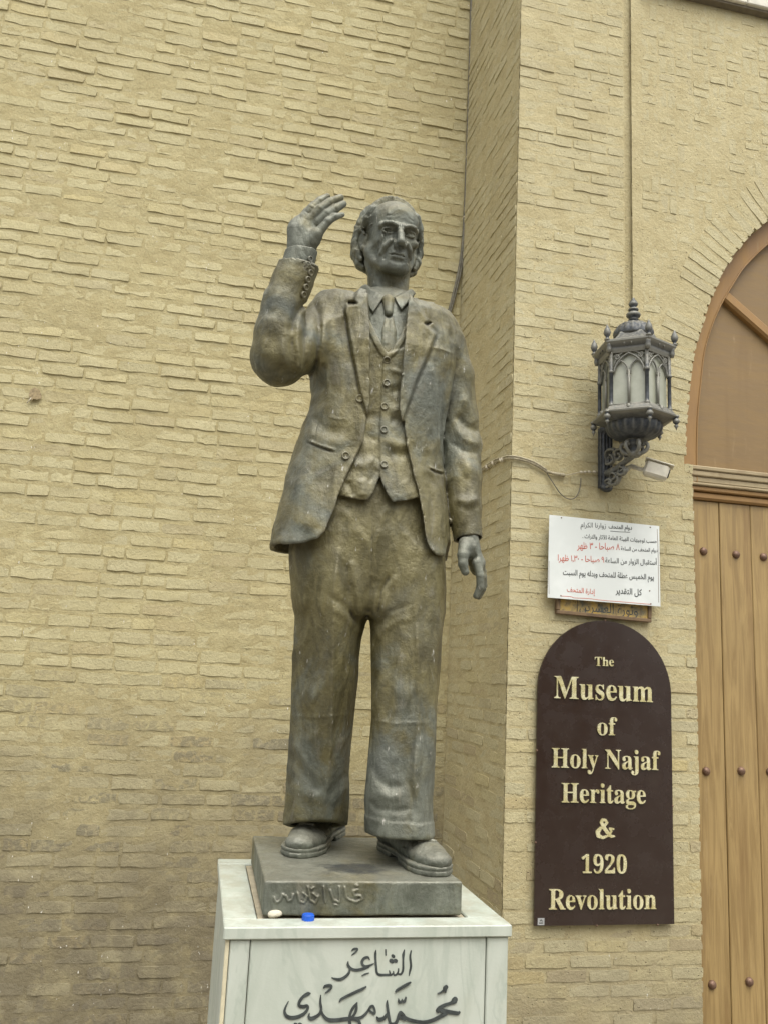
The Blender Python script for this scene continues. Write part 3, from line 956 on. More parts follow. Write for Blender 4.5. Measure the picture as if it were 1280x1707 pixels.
# brush lettering on the front panel
def ribbon(mb, path, nrm, tdepth, lift, n=6):
    """path: [(point, width)] in space; a flat brush stroke lying on a plane with normal nrm"""
    P = smooth_path([np.r_[p, w] for p, w in path], n) if len(path) > 2 else [np.r_[p, w] for p, w in path]
    N = np.asarray(nrm, float)
    L = []; R = []
    for i, q in enumerate(P):
        t = P[min(i + 1, len(P) - 1)][:3] - P[max(i - 1, 0)][:3]
        t = t / (np.linalg.norm(t) + 1e-12)
        s = np.cross(N, t); w = max(q[3], 2e-4) / 2
        L.append(q[:3] + s * w); R.append(q[:3] - s * w)
        if i == 0: t0, w0 = t, w
        if i == len(P) - 1: t1, w1 = t, w
    def arc(c, t, w, flip):
        s = np.cross(N, t); o = []
        for a in np.linspace(0, math.pi, 6)[1:-1]:
            o.append(c + (s * math.cos(a) + t * math.sin(a)) * w if not flip else c + (-s * math.cos(a) - t * math.sin(a)) * w)
        return o
    poly = L + arc(P[-1][:3], t1, w1, False) + R[::-1] + arc(P[0][:3], t0, w0, True)
    n_ = len(P)
    V = [p + N * lift for p in L] + [p + N * lift for p in R]
    F_ = [(i, i + n_, i + 1 + n_, i + 1) for i in range(n_ - 1)]
    capA = arc(P[-1][:3], t1, w1, False); capB = arc(P[0][:3], t0, w0, True)
    a0 = len(V); V += [p + N * lift for p in capA]
    F_.append(tuple([n_ - 1] + [2 * n_ - 1] + list(range(a0 + len(capA) - 1, a0 - 1, -1))))
    b0 = len(V); V += [p + N * lift for p in capB]
    F_.append(tuple([n_] + [0] + list(range(b0 + len(capB) - 1, b0 - 1, -1))))
    # thickness: skirts down to the plane
    top = list(V)
    b = len(V); V += [p - N * (lift + tdepth) for p in top]
    ring = list(range(n_)) + list(range(a0, a0 + len(capA))) + list(range(2 * n_ - 1, n_ - 1, -1)) + list(range(b0, b0 + len(capB)))
    for i in range(len(ring)):
        k = (i + 1) % len(ring)
        F_.append((ring[i], ring[k], ring[k] + b, ring[i] + b))
    mb.add(V, F_)

pn = np.array(MP.to_3x3() @ Vector((0, -1, 0)))
pp = np.array(MP @ Vector((0, -by + .002, 1.5)))
def on_front(u, v):
    d = ray(u, v); return _c + d * (float((pp - _c) @ pn) / float(d @ pn))
TA = lambda x, y: (540 + x / 8.0, 1570 + y / 8.0)
TB = lambda x, y: (460 + x / 7.529, 1620 + y / 7.529)
TC = lambda x, y: (610 + x / 7.529, 1620 + y / 7.529)
STROKES = [
 (TA, 8.0, [[(1158,120,18),(1145,200,28),(1155,320,32),(1140,400,26),(1130,450,12)],
   [(1068,108,14),(1055,170,36),(1052,250,26),(1050,370,30),(1025,428,28),(990,430,24)],
   [(990,360,18),(985,400,22),(960,438,26),(930,440,24),(922,395,16)], [(915,425,20),(885,440,26),(870,385,16)],
   [(890,440,26),(820,440,30),(750,440,32),(710,415,30),(698,340,32),(690,240,30),(688,160,32),(695,112,12)],
   [(912,185,40),(926,196,40)], [(890,250,50),(912,260,50)], [(944,250,46),(958,254,46)], [(820,105,20),(822,175,18)],
   [(610,234,14),(590,205,26),(545,215,36),(512,255,36),(515,300,34),(550,325,30),(610,315,26),(664,290,12)],
   [(600,330,26),(520,360,36),(440,375,36),(380,365,34),(340,335,36),(322,300,32),(325,262,12)],
   [(350,365,24),(330,420,34),(280,470,38),(215,500,38),(150,492,26),(108,476,12)],
   [(375,115,14),(400,95,26),(445,92,26),(440,120,20),(405,150,18),(372,175,8)], [(600,412,8),(550,430,18),(508,448,8)]]),
 (TB, 7.529, [[(432,268,16),(405,275,44),(345,310,36),(300,370,36),(295,420,36),(340,435,40),(390,425,36),(405,450,30),(370,510,36),(300,555,42),(210,575,44),(140,555,40),(112,500,32),(125,440,22),(160,368,8)],
   [(565,292,10),(560,380,28),(570,470,32),(545,530,34),(490,570,44),(440,585,46),(415,560,30),(422,518,10)],
   [(570,490,30),(600,550,34),(660,600,44),(760,605,46),(880,590,46),(980,585,40),(1070,570,34),(1130,520,30),(1160,480,26)],
   [(1020,385,14),(970,450,32),(935,520,30),(925,590,36),(930,650,36),(945,700,30)], [(1016,392,18),(1010,470,32),(985,530,30),(950,570,24)],
   [(960,585,34),(1030,610,36),(1055,650,34),(1040,700,30)],
   [(1160,480,26),(1190,435,28),(1220,430,28),(1240,480,26),(1235,520,30),(1195,500,26),(1165,475,20)],
   [(798,372,12),(830,335,28),(960,270,32),(1080,215,30),(1132,184,14)], [(600,200,12),(625,175,30),(690,170,30),(695,200,24),(660,235,22),(620,264,8)],
   [(244,658,42),(258,664,42)], [(300,658,42),(314,664,42)]]),
 (TC, 7.529, [[(1112,345,66),(1098,362,70),(1060,388,36),(980,415,36),(920,450,44),(890,485,40),(900,507,14)],
   [(1168,500,20),(1140,515,40),(1040,500,44),(950,485,46),(900,480,30)],
   [(1000,520,36),(930,555,40),(830,605,42),(720,630,42),(600,615,40),(500,580,38),(460,530,32),(430,505,30),(405,540,30),(395,590,34),(370,640,34),(330,655,40),(300,640,36),(285,560,32),(270,470,32),(262,400,28),(265,358,10)],
   [(425,562,40),(480,590,40)], [(262,530,30),(220,580,40),(160,595,44),(140,568,22)],
   [(405,338,12),(410,375,26),(440,370,24),(450,343,12)], [(450,370,22),(480,365,28),(496,316,14)],
   [(365,250,12),(395,220,28),(500,160,32),(554,127,14)], [(1002,185,44),(985,205,50),(990,248,22)], [(965,232,22),(930,255,14),(892,270,6)]])]
mb = MB(); k = 0
for T, sc, ls in STROKES:
    for st in ls:
        path = []
        for x, y, w in st:
            p = on_front(*T(x, y)); path.append((p, w / sc * mpp(p)))
        ribbon(mb, path, pn, .0004, .0006 + .00012 * k); k += 1
mb.build('lettering', M_INK, plinth)

# bottle cap and pebble left on the cap
p = onZ(515, 1536, ZC)
bcap = empty('bottle_cap', (p[0], p[1] + .014, ZC), 'blue plastic bottle cap lying on the marble plinth', 'bottle cap')
M_BLUE = mat_plain('blue_plastic', (.012, .10, .55), .4, 0, .1, 30, .05)
prof = [(.0155, .0), (.0160, .002), (.0158, .0125), (.0145, .0145), (.0002, .0148)]
MB().lathe(prof, (p[0], p[1] + .014, ZC), 48, flute=lambda a, i: (.018 * (1 if int(a / (2 * math.pi) * 48) % 2 else -1)) if i in (1, 2) else 0).build('shell', M_BLUE, bcap, False)
MB().lathe([(.0166, -.0), (.0166, .0028)], (p[0], p[1] + .014, ZC + .0002), 32).build('tamper_ring', M_BLUE, bcap)
p = onZ(460, 1530, ZC)
st = Field((p[0] - .03, p[1] - .03, ZC - .004), (p[0] + .03, p[1] + .03, ZC + .03), .0016)
st.ell((p[0], p[1] + .008, ZC + .0085), (.0175, .012, .0095)); st.ell((p[0] - .006, p[1] + .008, ZC + .006), (.0135, .011, .008), .006)
st.detail(lambda x, y, z, u, v: .0022 * fbm(x * 60, y * 60, z * 60, 3), .01)
o = link('pebble', st.mesh('pebble'), mat_plain('pale_stone', (.62, .57, .45), .85), None, True)
set_props(o, 'small pale pebble beside the bronze base slab on the plinth', 'pebble')
# ------------------------------------------------------------------ the bronze statue
ZCAP = 1.66                      # top of the marble cap
ZF = 1.75                        # top of the bronze base
YS = 2.70                        # body axis
def _cutplane(self, p, n, rad, k=0.0):
    """take away what lies beyond the plane p,n within rad of p"""
    p = np.asarray(p, float); n = np.asarray(n, float); n = n / np.linalg.norm(n)
    c = p + n * rad
    s, X, Y, Z = self.sub(c - rad * 1.25, c + rad * 1.25)
    d = -((X - p[0]) * n[0] + (Y - p[1]) * n[1] + (Z - p[2]) * n[2])
    rr = np.sqrt((X - c[0]) ** 2 + (Y - c[1]) ** 2 + (Z - c[2]) ** 2) - rad * 1.2
    self._op(np.maximum(d, rr).astype(np.float32), s, 'cut', k)
    return self
Field.cutplane = _cutplane
def _hit(self, u, v, y0=2.2, y1=3.2):
    """first surface point met along the sight line, and its normal"""
    for y in np.arange(y0, y1, self.h * .5):
        p = onY(u, v, y)
        i = np.rint((p - self.lo) / self.h).astype(int)
        if (i < 1).any() or (i >= self.n - 1).any(): continue
        if self.D[tuple(i)] < 0:
            g = np.array([self.D[i[0] + 1, i[1], i[2]] - self.D[i[0] - 1, i[1], i[2]], self.D[i[0], i[1] + 1, i[2]] - self.D[i[0], i[1] - 1, i[2]], self.D[i[0], i[1], i[2] + 1] - self.D[i[0], i[1], i[2] - 1]])
            return p, g / (np.linalg.norm(g) + 1e-9)
    return None
Field.hit = _hit
def edge(pts, Y): return [(lambda p: (p[0], p[2]))(onY(u, v, Y(v) if callable(Y) else Y)) for u, v in pts]
def zat(u, v, Y): return float(onY(u, v, Y)[2])
def depth(rows): return [(zat(u, v, yc), yc, b) for u, v, yc, b in rows]

statue = empty('bronze_statue', (.53, 2.68, ZF), 'weathered bronze statue of a man in an open suit raising his right hand', 'statue')

# ---- trousers
t = Field((.20, 2.44, 1.80), (.80, 3.02, 2.95), .0045)
yl = lambda v: float(np.interp(v, [900, 1380], [2.70, 2.84])); yr = lambda v: float(np.interp(v, [900, 1380], [2.69, 2.63]))
t.loft(edge([(492, 790), (486, 880), (485, 920), (487, 975), (489, 1027)], 2.70), edge([(722, 790), (732, 880), (737, 945), (738, 985), (737, 1048)], 2.70),
       depth([(610, 760, 2.70, .114), (610, 850, 2.70, .126), (610, 900, 2.70, .131), (610, 1010, 2.70, .118)]), zat(610, 1030, 2.7), zat(610, 765, 2.7), 2.5, rnd=.05)
ZL0 = zat(508, 1370, 2.84) ; ZR0 = zat(665, 1390, 2.62)
t.loft(edge([(485, 900), (485, 918), (489, 1027), (486, 1105), (484, 1189), (478, 1266), (475, 1330), (474, 1390)], yl),
       edge([(618, 900), (615, 1000), (609, 1040), (602, 1066), (598, 1098), (597, 1126), (591, 1179), (586, 1231), (582, 1284), (583, 1330), (580, 1362), (578, 1390)], yl),
       depth([(540, 900, 2.70, .118), (540, 960, 2.70, .128), (540, 1040, 2.72, .138), (540, 1190, 2.77, .128), (530, 1300, 2.81, .120), (530, 1380, 2.84, .124)]), ZL0 - .06, zat(540, 905, 2.7), 1.42, k=.025, rt=.06)
t.loft(edge([(610, 900), (613, 1000), (615, 1040), (616, 1091), (617.5, 1143), (617.5, 1196), (614.7, 1249), (611, 1295), (608.7, 1326), (611, 1372), (611, 1420)], yr),
       edge([(735, 900), (737, 945), (739, 985), (737, 1048), (732, 1108), (727, 1161), (724, 1214), (722, 1267), (719.5, 1319), (718, 1372), (719, 1420)], yr),
       depth([(670, 900, 2.69, .118), (670, 960, 2.69, .127), (675, 1040, 2.69, .122), (670, 1190, 2.66, .100), (665, 1300, 2.64, .094), (665, 1400, 2.625, .102)]), ZR0, zat(675, 905, 2.7), 2.2, k=.025, rt=.06)
_hf, _hb = onY(505, 1368, 2.735), onY(560, 1382, 2.93)
def hem_l(y): return _hf[2] + (y - 2.735) * (_hb[2] - _hf[2]) / (2.93 - 2.735)
def tr_detail(x, y, z, u, v):
    front = sstep(2.74, 2.68, y - .0 * z) * 1.0
    fl = sstep(yl(1200) + .03, yl(1200) - .03, y)
    d = np.zeros(u.shape)
    # pressed creases
    d += ridge(u, v, [(566, 900), (557, 980), (554, 1100), (553, 1200), (549, 1290), (541, 1350)], 4.0, .0060)
    d += ridge(u, v, [(566, 900), (557, 980), (554, 1100), (553, 1200), (549, 1290), (541, 1350)], 16, .010)
    d += ridge(u, v, [(688, 960), (697, 1100), (697, 1190), (690, 1290), (697, 1365)], 3.6, .0045)
    d += ridge(u, v, [(688, 960), (697, 1100), (697, 1190), (690, 1290), (697, 1365)], 14, .006)
    # fly, fork and pull folds
    d -= ridge(u, v, [(622, 835), (620, 900), (617, 1000)], 2.2, .004)
    d -= ridge(u, v, [(611, 1032), (617, 990), (628, 960)], 8, 0.0098)
    d -= ridge(u, v, [(628, 1030), (636, 985), (652, 955)], 4, 0.0054); d += ridge(u, v, [(636, 1030), (646, 985), (662, 955)], 5, 0.0054)
    d += ridge(u, v, [(600, 1010), (592, 960), (585, 930)], 6, 0.0054); d -= ridge(u, v, [(588, 1040), (580, 980), (574, 930)], 6, 0.0054)
    d -= ridge(u, v, [(672, 900), (660, 955), (640, 1000)], 7, 0.0044)
    d -= ridge(u, v, [(600, 1045), (575, 1010), (545, 990)], 5, 0.0041); d += ridge(u, v, [(604, 1060), (580, 1030), (552, 1012)], 6, 0.0034)
    d -= ridge(u, v, [(622, 1050), (650, 1020), (690, 1005)], 5, 0.0034); d += ridge(u, v, [(622, 1068), (652, 1040), (690, 1026)], 6, 0.0034)
    d += ridge(u, v, [(510, 940), (505, 1040), (508, 1120)], 7, 0.0034); d -= ridge(u, v, [(524, 950), (520, 1040), (522, 1120)], 7, 0.0034)
    d += ridge(u, v, [(716, 960), (714, 1060), (708, 1150)], 7, 0.0034); d -= ridge(u, v, [(704, 980), (708, 1060), (704, 1120)], 5, 0.0027)
    d -= ridge(u, v, [(648, 1080), (652, 1140), (646, 1190)], 8, 0.0027); d += ridge(u, v, [(634, 1080), (634, 1150), (630, 1240)], 7, 0.0027)
    # knees
    d += ridge(u, v, [(505, 1150), (530, 1165)], 18, .007) + ridge(u, v, [(650, 1150), (690, 1160)], 20, .007)
    d += ridge(u, v, [(484, 1192), (520, 1196), (590, 1190)], 1.8, .0022) + ridge(u, v, [(618, 1200), (660, 1206), (724, 1204)], 1.8, .0022)
    # breaks of the cloth above the shoes
    d -= ridge(u, v, [(480, 1250), (505, 1285), (525, 1310), (540, 1318)], 8, 0.00620); d += ridge(u, v, [(486, 1235), (512, 1275), (532, 1300)], 6, 0.00372)
    d += ridge(u, v, [(480, 1305), (510, 1325), (536, 1335)], 9, 0.00434)
    d -= ridge(u, v, [(545, 1330), (565, 1300), (582, 1290)], 6, 0.00372); d += ridge(u, v, [(548, 1345), (568, 1322), (583, 1310)], 6, 0.00310)
    d -= ridge(u, v, [(694, 1215), (684, 1260), (680, 1300), (688, 1330), (692, 1370)], 5, 0.00496); d += ridge(u, v, [(704, 1220), (697, 1260), (690, 1300)], 6, 0.00496)
    d -= ridge(u, v, [(618, 1270), (632, 1300), (650, 1312), (676, 1310)], 7, 0.00558); d += ridge(u, v, [(626, 1318), (648, 1330), (672, 1326)], 8, 0.00558)
    d -= ridge(u, v, [(612, 1330), (628, 1348), (660, 1352), (690, 1346)], 5, 0.00372)
    d += ridge(u, v, [(655, 1160), (662, 1230), (655, 1280)], 10, 0.00310)
    # turn-ups
    zc = np.where(u < 600, ZL0, ZR0)
    cuff = np.where(u < 598, sstep(.040, .037, z - hem_l(y)) * sstep(2.78, 2.84, y + .25 * (x - .42)), sstep(.047, .044, z - zc + .05 * (x - .65)))
    d += .0030 * cuff
    d += .0026 * fbm(x * 9, y * 9, z * 5, 3) + .0012 * fbm(x * 60, y * 60, z * 45, 2) + .0030 * (np.exp(-(fbm(x * 10 + 3, y * 10, z * 4.5, 2) / .12) ** 2) - .3)
    return d
t.detail(tr_detail, .035)
t.cutmask(lambda x, y, z, u, v: np.where(u < 599, z - hem_l(y), 1.0))
GAP = [(613.5, 1030), (609, 1042), (602.5, 1066), (598.5, 1098), (598, 1126), (592, 1179), (587, 1231), (583, 1290), (583, 1330), (581, 1362), (577, 1400), (606, 1400), (607, 1330), (611, 1290), (616, 1231), (619, 1196), (619, 1143), (618, 1091), (617.5, 1050), (616, 1036)]
t.cutmask(lambda x, y, z, u, v: poly_sd(u, v, GAP) * .00195)
# open trouser ends
for u, v, Y, z0 in ((526, 1370, 2.84, ZL0), (665, 1394, 2.625, ZR0)):
    p = onY(u, v, Y)
    t.ell((p[0], Y, z0 - .005), (.075, .075, .03), .01, 'cut')
o_tr = put('trousers', t.mesh('trousers'), M_BRONZE_T, statue)

# ---- jacket
j = Field((.09, 2.36, 2.58), (.95, 2.96, 3.72), .0045)
JL = [(540, 470), (530, 500), (522, 540), (518, 600), (518.5, 638), (521, 656), (516, 681), (506, 707), (495, 736), (484, 771), (473, 806), (465, 842), (458, 874), (449, 911)]
JR = [(740, 500), (760, 545), (764, 590), (758, 627), (750, 666), (741, 707), (735, 736), (736, 778), (740, 816), (745, 858), (748, 896), (749, 930)]
JD = depth([(640, 480, 2.735, .10), (640, 530, 2.715, .145), (640, 600, 2.705, .162), (640, 700, 2.70, .150), (620, 770, 2.70, .148), (600, 850, 2.70, .165), (600, 920, 2.70, .180)])
ZHEM = zat(600, 918, 2.62)
j.loft(edge(JL, 2.69), edge(JR, 2.69), JD, ZHEM, zat(640, 512, 2.7), 2.35)
ZTOPJ = zat(640, 512, 2.7)
# shoulders
j.cone(onY(622, 548, 2.72), onY(556, 532, 2.70), .082, .082, .05)
j.cone(onY(684, 552, 2.72), onY(732, 574, 2.71), .084, .078, .05)
j.cone(onY(612, 500, 2.745), onY(590, 508, 2.745), .034, .036, .05)
j.cone(onY(688, 512, 2.745), onY(706, 528, 2.745), .034, .036, .05)
# hanging left sleeve
LSL = [(738, 580, 2.71, .075), (753, 630, 2.715, .074), (761, 690, 2.72, .071), (768, 742, 2.71, .069), (771, 795, 2.685, .063), (774, 848, 2.66, .056), (780, 902, 2.64, .0475)]
j.chain([onY(a, b, c) for a, b, c, _ in LSL], [q[3] for q in LSL], .022)
# raised right sleeve
RSL = [(556, 545, 2.70, .085), (512, 572, 2.64, .088), (467, 597, 2.565, .084)]
j.chain([onY(a, b, c) for a, b, c, _ in RSL], [q[3] for q in RSL], .045)
RSF = [(465, 596, 2.565, .084), (466, 555, 2.55, .078), (473, 510, 2.535, .0685), (487, 470, 2.525, .064), (503, 430, 2.515, .063)]
j.chain([onY(a, b, c) for a, b, c, _ in RSF], [q[3] for q in RSF], .02)
# open front
OPEN_L = [(606, 440), (608, 480), (611, 528), (611.5, 569), (611, 640), (610, 690), (605, 733), (590, 765), (577, 790), (561, 829), (551, 858), (540, 884), (527, 897), (508, 903.5), (480, 906), (440, 909)]
OPEN_R = [(800, 933), (760, 929), (737, 926), (727, 922), (719, 915), (713.5, 905), (710, 893), (706, 858), (698, 816), (686, 768), (679, 739), (671, 698), (670, 660), (675, 602), (680, 542), (686, 498), (690, 440)]
OPEN = OPEN_L + [(440, 1000), (800, 1000)] + OPEN_R
def open_front(x, y, z, u, v):
    d = poly_sd(u, v, OPEN) * .00195
    return np.maximum(d, y - 2.665)
j.cutmask(open_front)
def j_detail(x, y, z, u, v):
    fr = sstep(2.70, 2.66, y)
    d = np.zeros(u.shape)
    LAP_L = [(606, 470), (596, 484), (590, 500), (596, 507), (579, 508), (575.5, 516), (580, 548), (590, 600), (601, 654), (607, 676), (612, 690), (620, 668), (620, 470)]
    LAP_R = [(680, 480), (690, 500), (712, 534), (709, 541), (726, 557), (720, 575), (709, 602), (693, 636), (682, 668), (674, 692), (670, 704), (660, 668), (660, 480)]
    for L in (LAP_L, LAP_R):
        s = poly_sd(u, v, L)
        d += fr * .0075 * sstep(1.2, -1.2, s) + fr * .003 * np.exp(-((s + 3) / 3.0) ** 2)
        d -= fr * .0035 * np.exp(-((s - 3.5) / 3.0) ** 2)
    # notches
    d -= fr * .010 * sstep(1.0, -.5, poly_sd(u, v, [(580, 503), (594, 504), (589, 509), (581, 509)]))
    d -= fr * .010 * sstep(1.0, -.5, poly_sd(u, v, [(706, 538), (719, 538), (712, 543.5)]))
    # front edges turned over, pockets, darts
    d += fr * ridge(u, v, OPEN_L[4:13], 5, .004, False) + fr * ridge(u, v, OPEN_R[3:11], 5, .004, False)
    d += fr * ridge(u, v, [(511, 733), (530, 741), (561, 751)], 1.7, .0055) - fr * ridge(u, v, [(511, 736.5), (530, 744.5), (560, 754.5)], 2.2, .004)
    d += fr * ridge(u, v, [(714, 777), (726, 784), (741, 787)], 1.7, .0055) - fr * ridge(u, v, [(714, 780), (726, 787.5), (741, 790.5)], 2.2, .004)
    d += fr * ridge(u, v, [(715, 578), (735, 582), (757, 590)], 1.6, .004)
    d += fr * ridge(u, v, [(546, 694), (560, 698), (586, 700)], 1.5, .0022)
    # cloth pulling at the waist and the raised arm
    d -= ridge(u, v, [(527, 500), (533, 545), (527, 600), (521, 640)], 6, .012); d += ridge(u, v, [(540, 520), (541, 580), (532, 640)], 9, .006)
    d += ridge(u, v, [(560, 560), (566, 640), (556, 720)], 13, .005); d -= ridge(u, v, [(578, 520), (580, 560), (586, 620)], 8, .006)
    d -= ridge(u, v, [(520, 690), (540, 715), (575, 725)], 10, .0055); d += ridge(u, v, [(505, 715), (540, 735), (580, 740)], 12, .0045)
    d += ridge(u, v, [(500, 790), (510, 840), (505, 890)], 16, .006); d -= ridge(u, v, [(478, 800), (482, 850), (475, 905)], 11, .006)
    d += ridge(u, v, [(540, 800), (530, 850), (515, 895)], 12, .004)
    d -= ridge(u, v, [(744, 600), (742, 660), (732, 720)], 8, .008); d += ridge(u, v, [(728, 600), (722, 660), (714, 720)], 12, .005)
    d += ridge(u, v, [(722, 800), (732, 850), (735, 900)], 8, .005); d -= ridge(u, v, [(708, 760), (716, 820), (722, 880)], 7, .004)
    # left sleeve: armhole seam, elbow breaks
    d -= ridge(u, v, [(742, 540), (756, 575), (760, 610), (752, 655)], 3.5, 0.0050)
    d -= ridge(u, v, [(757, 690), (775, 712), (800, 722)], 7, 0.0068); d += ridge(u, v, [(757, 712), (776, 733), (803, 742)], 7, 0.0062)
    d -= ridge(u, v, [(752, 735), (770, 752), (800, 757)], 5, 0.0050); d += ridge(u, v, [(768, 655), (785, 690), (797, 705)], 9, 0.0050)
    d -= ridge(u, v, [(760, 770), (775, 800), (772, 830)], 9, 0.0043); d += ridge(u, v, [(780, 765), (792, 800), (790, 850)], 9, 0.0031)
    d += ridge(u, v, [(757, 832), (780, 837), (800, 830)], 5, 0.0036); d -= ridge(u, v, [(757, 845), (780, 850), (800, 842)], 5, 0.0025)
    d += ridge(u, v, [(775, 590), (780, 640), (776, 680)], 10, 0.0031)
    # raised sleeve: inner fold where the forearm meets the upper arm, elbow breaks
    d -= ridge(u, v, [(512, 500), (497, 517), (489, 535), (484, 560)], 6, .014)
    d += ridge(u, v, [(500, 535), (497, 570), (502, 600), (498, 625)], 6, .009); d -= ridge(u, v, [(508, 545), (508, 590), (506, 622)], 6, .010)
    d += ridge(u, v, [(480, 545), (472, 580), (478, 612)], 8, .006); d -= ridge(u, v, [(486, 560), (486, 595), (480, 625)], 6, .006)
    d += ridge(u, v, [(452, 520), (440, 560), (442, 600)], 10, .004); d -= ridge(u, v, [(460, 610), (480, 622), (510, 622)], 8, .006)
    d += ridge(u, v, [(468, 460), (462, 490), (452, 520)], 8, .003)
    d += .0028 * fbm(x * 8, y * 8, z * 6, 3) + .0013 * fbm(x * 55, y * 55, z * 55, 2) + .0032 * (np.exp(-(fbm(x * 11 + 7, y * 11, z * 6, 2) / .12) ** 2) - .3)
    return d
j.detail(j_detail, .035)
# hollow under the hem, cuffs
j.loft(edge(JL, 2.69), edge(JR, 2.69), JD, ZHEM - .05, ZHEM + .16, 2.35, op='cut', rnd=.01, grow=-.017)
ca = onY(499, 440, 2.515); cb = onY(487, 470, 2.525); ax_r = (ca - cb) / np.linalg.norm(ca - cb)
j.cutplane(ca, ax_r + np.array([-.25, 0, .0]), .11)
j.cone(ca - ax_r * .02, ca + ax_r * .06, .054, .054, .004, 'cut')
wa = onY(780.5, 899, 2.64); wb = onY(774, 848, 2.66); ax_l = (wa - wb) / np.linalg.norm(wa - wb)
j.cutplane(wa, ax_l, .09)
j.cone(wa - ax_l * .02, wa + ax_l * .06, .040, .040, .004, 'cut')
o_ja = put('jacket', j.mesh('jacket'), M_BRONZE_J, statue)

def button(field, u, v, r, parent, name='button'):
    h = field.hit(u, v)
    if h is None: return
    p, n = h
    q = Vector(n).to_track_quat('Z', 'Y').to_matrix().to_4x4()
    M = Matrix.Translation(Vector(p) + Vector(n) * .003) @ q
    b = MB().lathe([(r * .9, -.004), (r, .002), (r * .92, .0052), (r * .72, .0052), (r * .62, .0032), (r * .3, .0030), (0.0004, .0030)], n=14, M=M)
    b.build(name, M_BRONZE_J, parent, True)
for u, v, r in ((600, 665, .0135), (576, 760, .0135), (516.5, 455, .0105), (512, 466, .0105), (509, 478.5, .0105), (505, 491, .0105), (752, 868, .010)):
    button(j, u, v, r, o_ja)

# ---- waistcoat
w = Field((.28, 2.52, 2.78), (.80, 2.86, 3.50), .004)
WL = [(575, 500), (556, 620), (540, 720), (518, 800), (508, 850)]; WR = [(715, 515), (728, 620), (720, 720), (724, 800), (730, 850)]
WD = depth([(645, 510, 2.72, .112), (645, 600, 2.705, .133), (640, 700, 2.70, .122), (640, 780, 2.70, .132), (630, 840, 2.70, .150)])
w.loft(edge(WL, 2.69), edge(WR, 2.69), WD, zat(630, 845, 2.6), zat(640, 525, 2.7), 2.5)
VNECK = [(600, 480), (610, 520), (618, 542), (630, 566), (640, 584), (646, 590), (655, 582), (668, 562), (680, 536), (690, 500), (690, 440), (600, 440)]
WBOT = [(500, 815), (566, 826), (588, 832), (612, 834.5), (622, 822), (634, 791), (640, 806), (648, 824), (656, 834.5), (676, 833), (690, 829), (740, 820), (740, 900), (500, 900)]
w.cutmask(lambda x, y, z, u, v: np.maximum(np.minimum(poly_sd(u, v, VNECK), poly_sd(u, v, WBOT)) * .00195, y - 2.67))
def w_detail(x, y, z, u, v):
    d = np.zeros(u.shape)
    s = poly_sd(u, v, VNECK)
    d += .0045 * sstep(9, 7.5, s) 
    closure = poly_sd(u, v, [(646, 588), (639, 602), (636, 640), (634, 690), (633, 740), (634, 795), (634, 870), (740, 870), (740, 560)])
    d += .0042 * sstep(.8, -.8, closure)
    d -= ridge(u, v, [(575, 690), (600, 700), (632, 690)], 7, .005); d += ridge(u, v, [(650, 615), (670, 622), (690, 612)], 4, .005)
    d -= ridge(u, v, [(648, 655), (664, 650), (680, 660)], 9, .007); d += ridge(u, v, [(645, 685), (664, 682), (680, 690)], 8, .006)
    d -= ridge(u, v, [(648, 700), (664, 702), (690, 710)], 6, .005); d += ridge(u, v, [(640, 735), (664, 742), (684, 740)], 8, .005)
    d -= ridge(u, v, [(648, 755), (670, 758), (690, 752)], 8, .006); d -= ridge(u, v, [(600, 715), (615, 730), (630, 735)], 7, .004)
    d += ridge(u, v, [(585, 770), (605, 775), (628, 765)], 8, .005); d -= ridge(u, v, [(580, 800), (585, 815), (590, 828)], 7, .006)
    d += ridge(u, v, [(604, 795), (606, 815), (604, 830)], 8, .006); d -= ridge(u, v, [(612, 805), (622, 795), (630, 780)], 5, .004)
    d += ridge(u, v, [(668, 800), (678, 815), (684, 828)], 8, .004)
    d += .0026 * fbm(x * 16, y * 16, z * 16, 3) + .0008 * fbm(x * 60, y * 60, z * 60, 2)
    return d
w.detail(w_detail, .03)
o_wa = put('waistcoat', w.mesh('waistcoat'), M_BRONZE_J, statue)
for u, v in ((644.5, 600), (644, 639), (640.5, 678), (640, 717), (640, 775)):
    button(w, u, v, .0125, o_wa)

# ---- shirt with collar, tie
s_ = Field((.44, 2.52, 3.26), (.72, 2.86, 3.62), .003)
SD = depth([(645, 470, 2.735, .075), (645, 500, 2.725, .088), (645, 530, 2.715, .105), (645, 600, 2.705, .122)])
s_.loft(edge([(604, 470), (602, 500), (585, 530), (570, 620)], 2.70), edge([(690, 478), (692, 505), (706, 535), (716, 620)], 2.70), SD, zat(645, 612, 2.6), zat(645, 487, 2.70), 2.1, rnd=.02)
def sh_detail(x, y, z, u, v):
    fr = sstep(2.76, 2.73, y)
    d = np.zeros(u.shape)
    CL = [(600, 462), (606, 468), (620, 482), (643, 492), (634, 504), (622, 522), (616, 514), (610, 500), (598, 490)]
    CR = [(700, 470), (690, 478), (672, 488), (657, 496), (661, 505), (669, 518), (680, 505), (690, 492), (704, 484)]
    for L in (CL, CR):
        q = poly_sd(u, v, L)
        d += fr * .012 * sstep(1.2, -1.2, q)
    return d + .0012 * fbm(x * 30, y * 30, z * 30, 2)
s_.detail(sh_detail, .03)
o_sh = put('shirt', s_.mesh('shirt'), M_BRONZE_H, statue)
ti = Field((.48, 2.48, 3.26), (.66, 2.70, 3.56), .0027)
def on_shirt(u, v, off):
    h = s_.hit(u, v)
    p = h[0] if h else onY(u, v, 2.6)
    d = ray(u, v); d = d / np.linalg.norm(d)
    return p - d * off
k0, k1 = on_shirt(647, 501, .006), on_shirt(648, 520, .008)
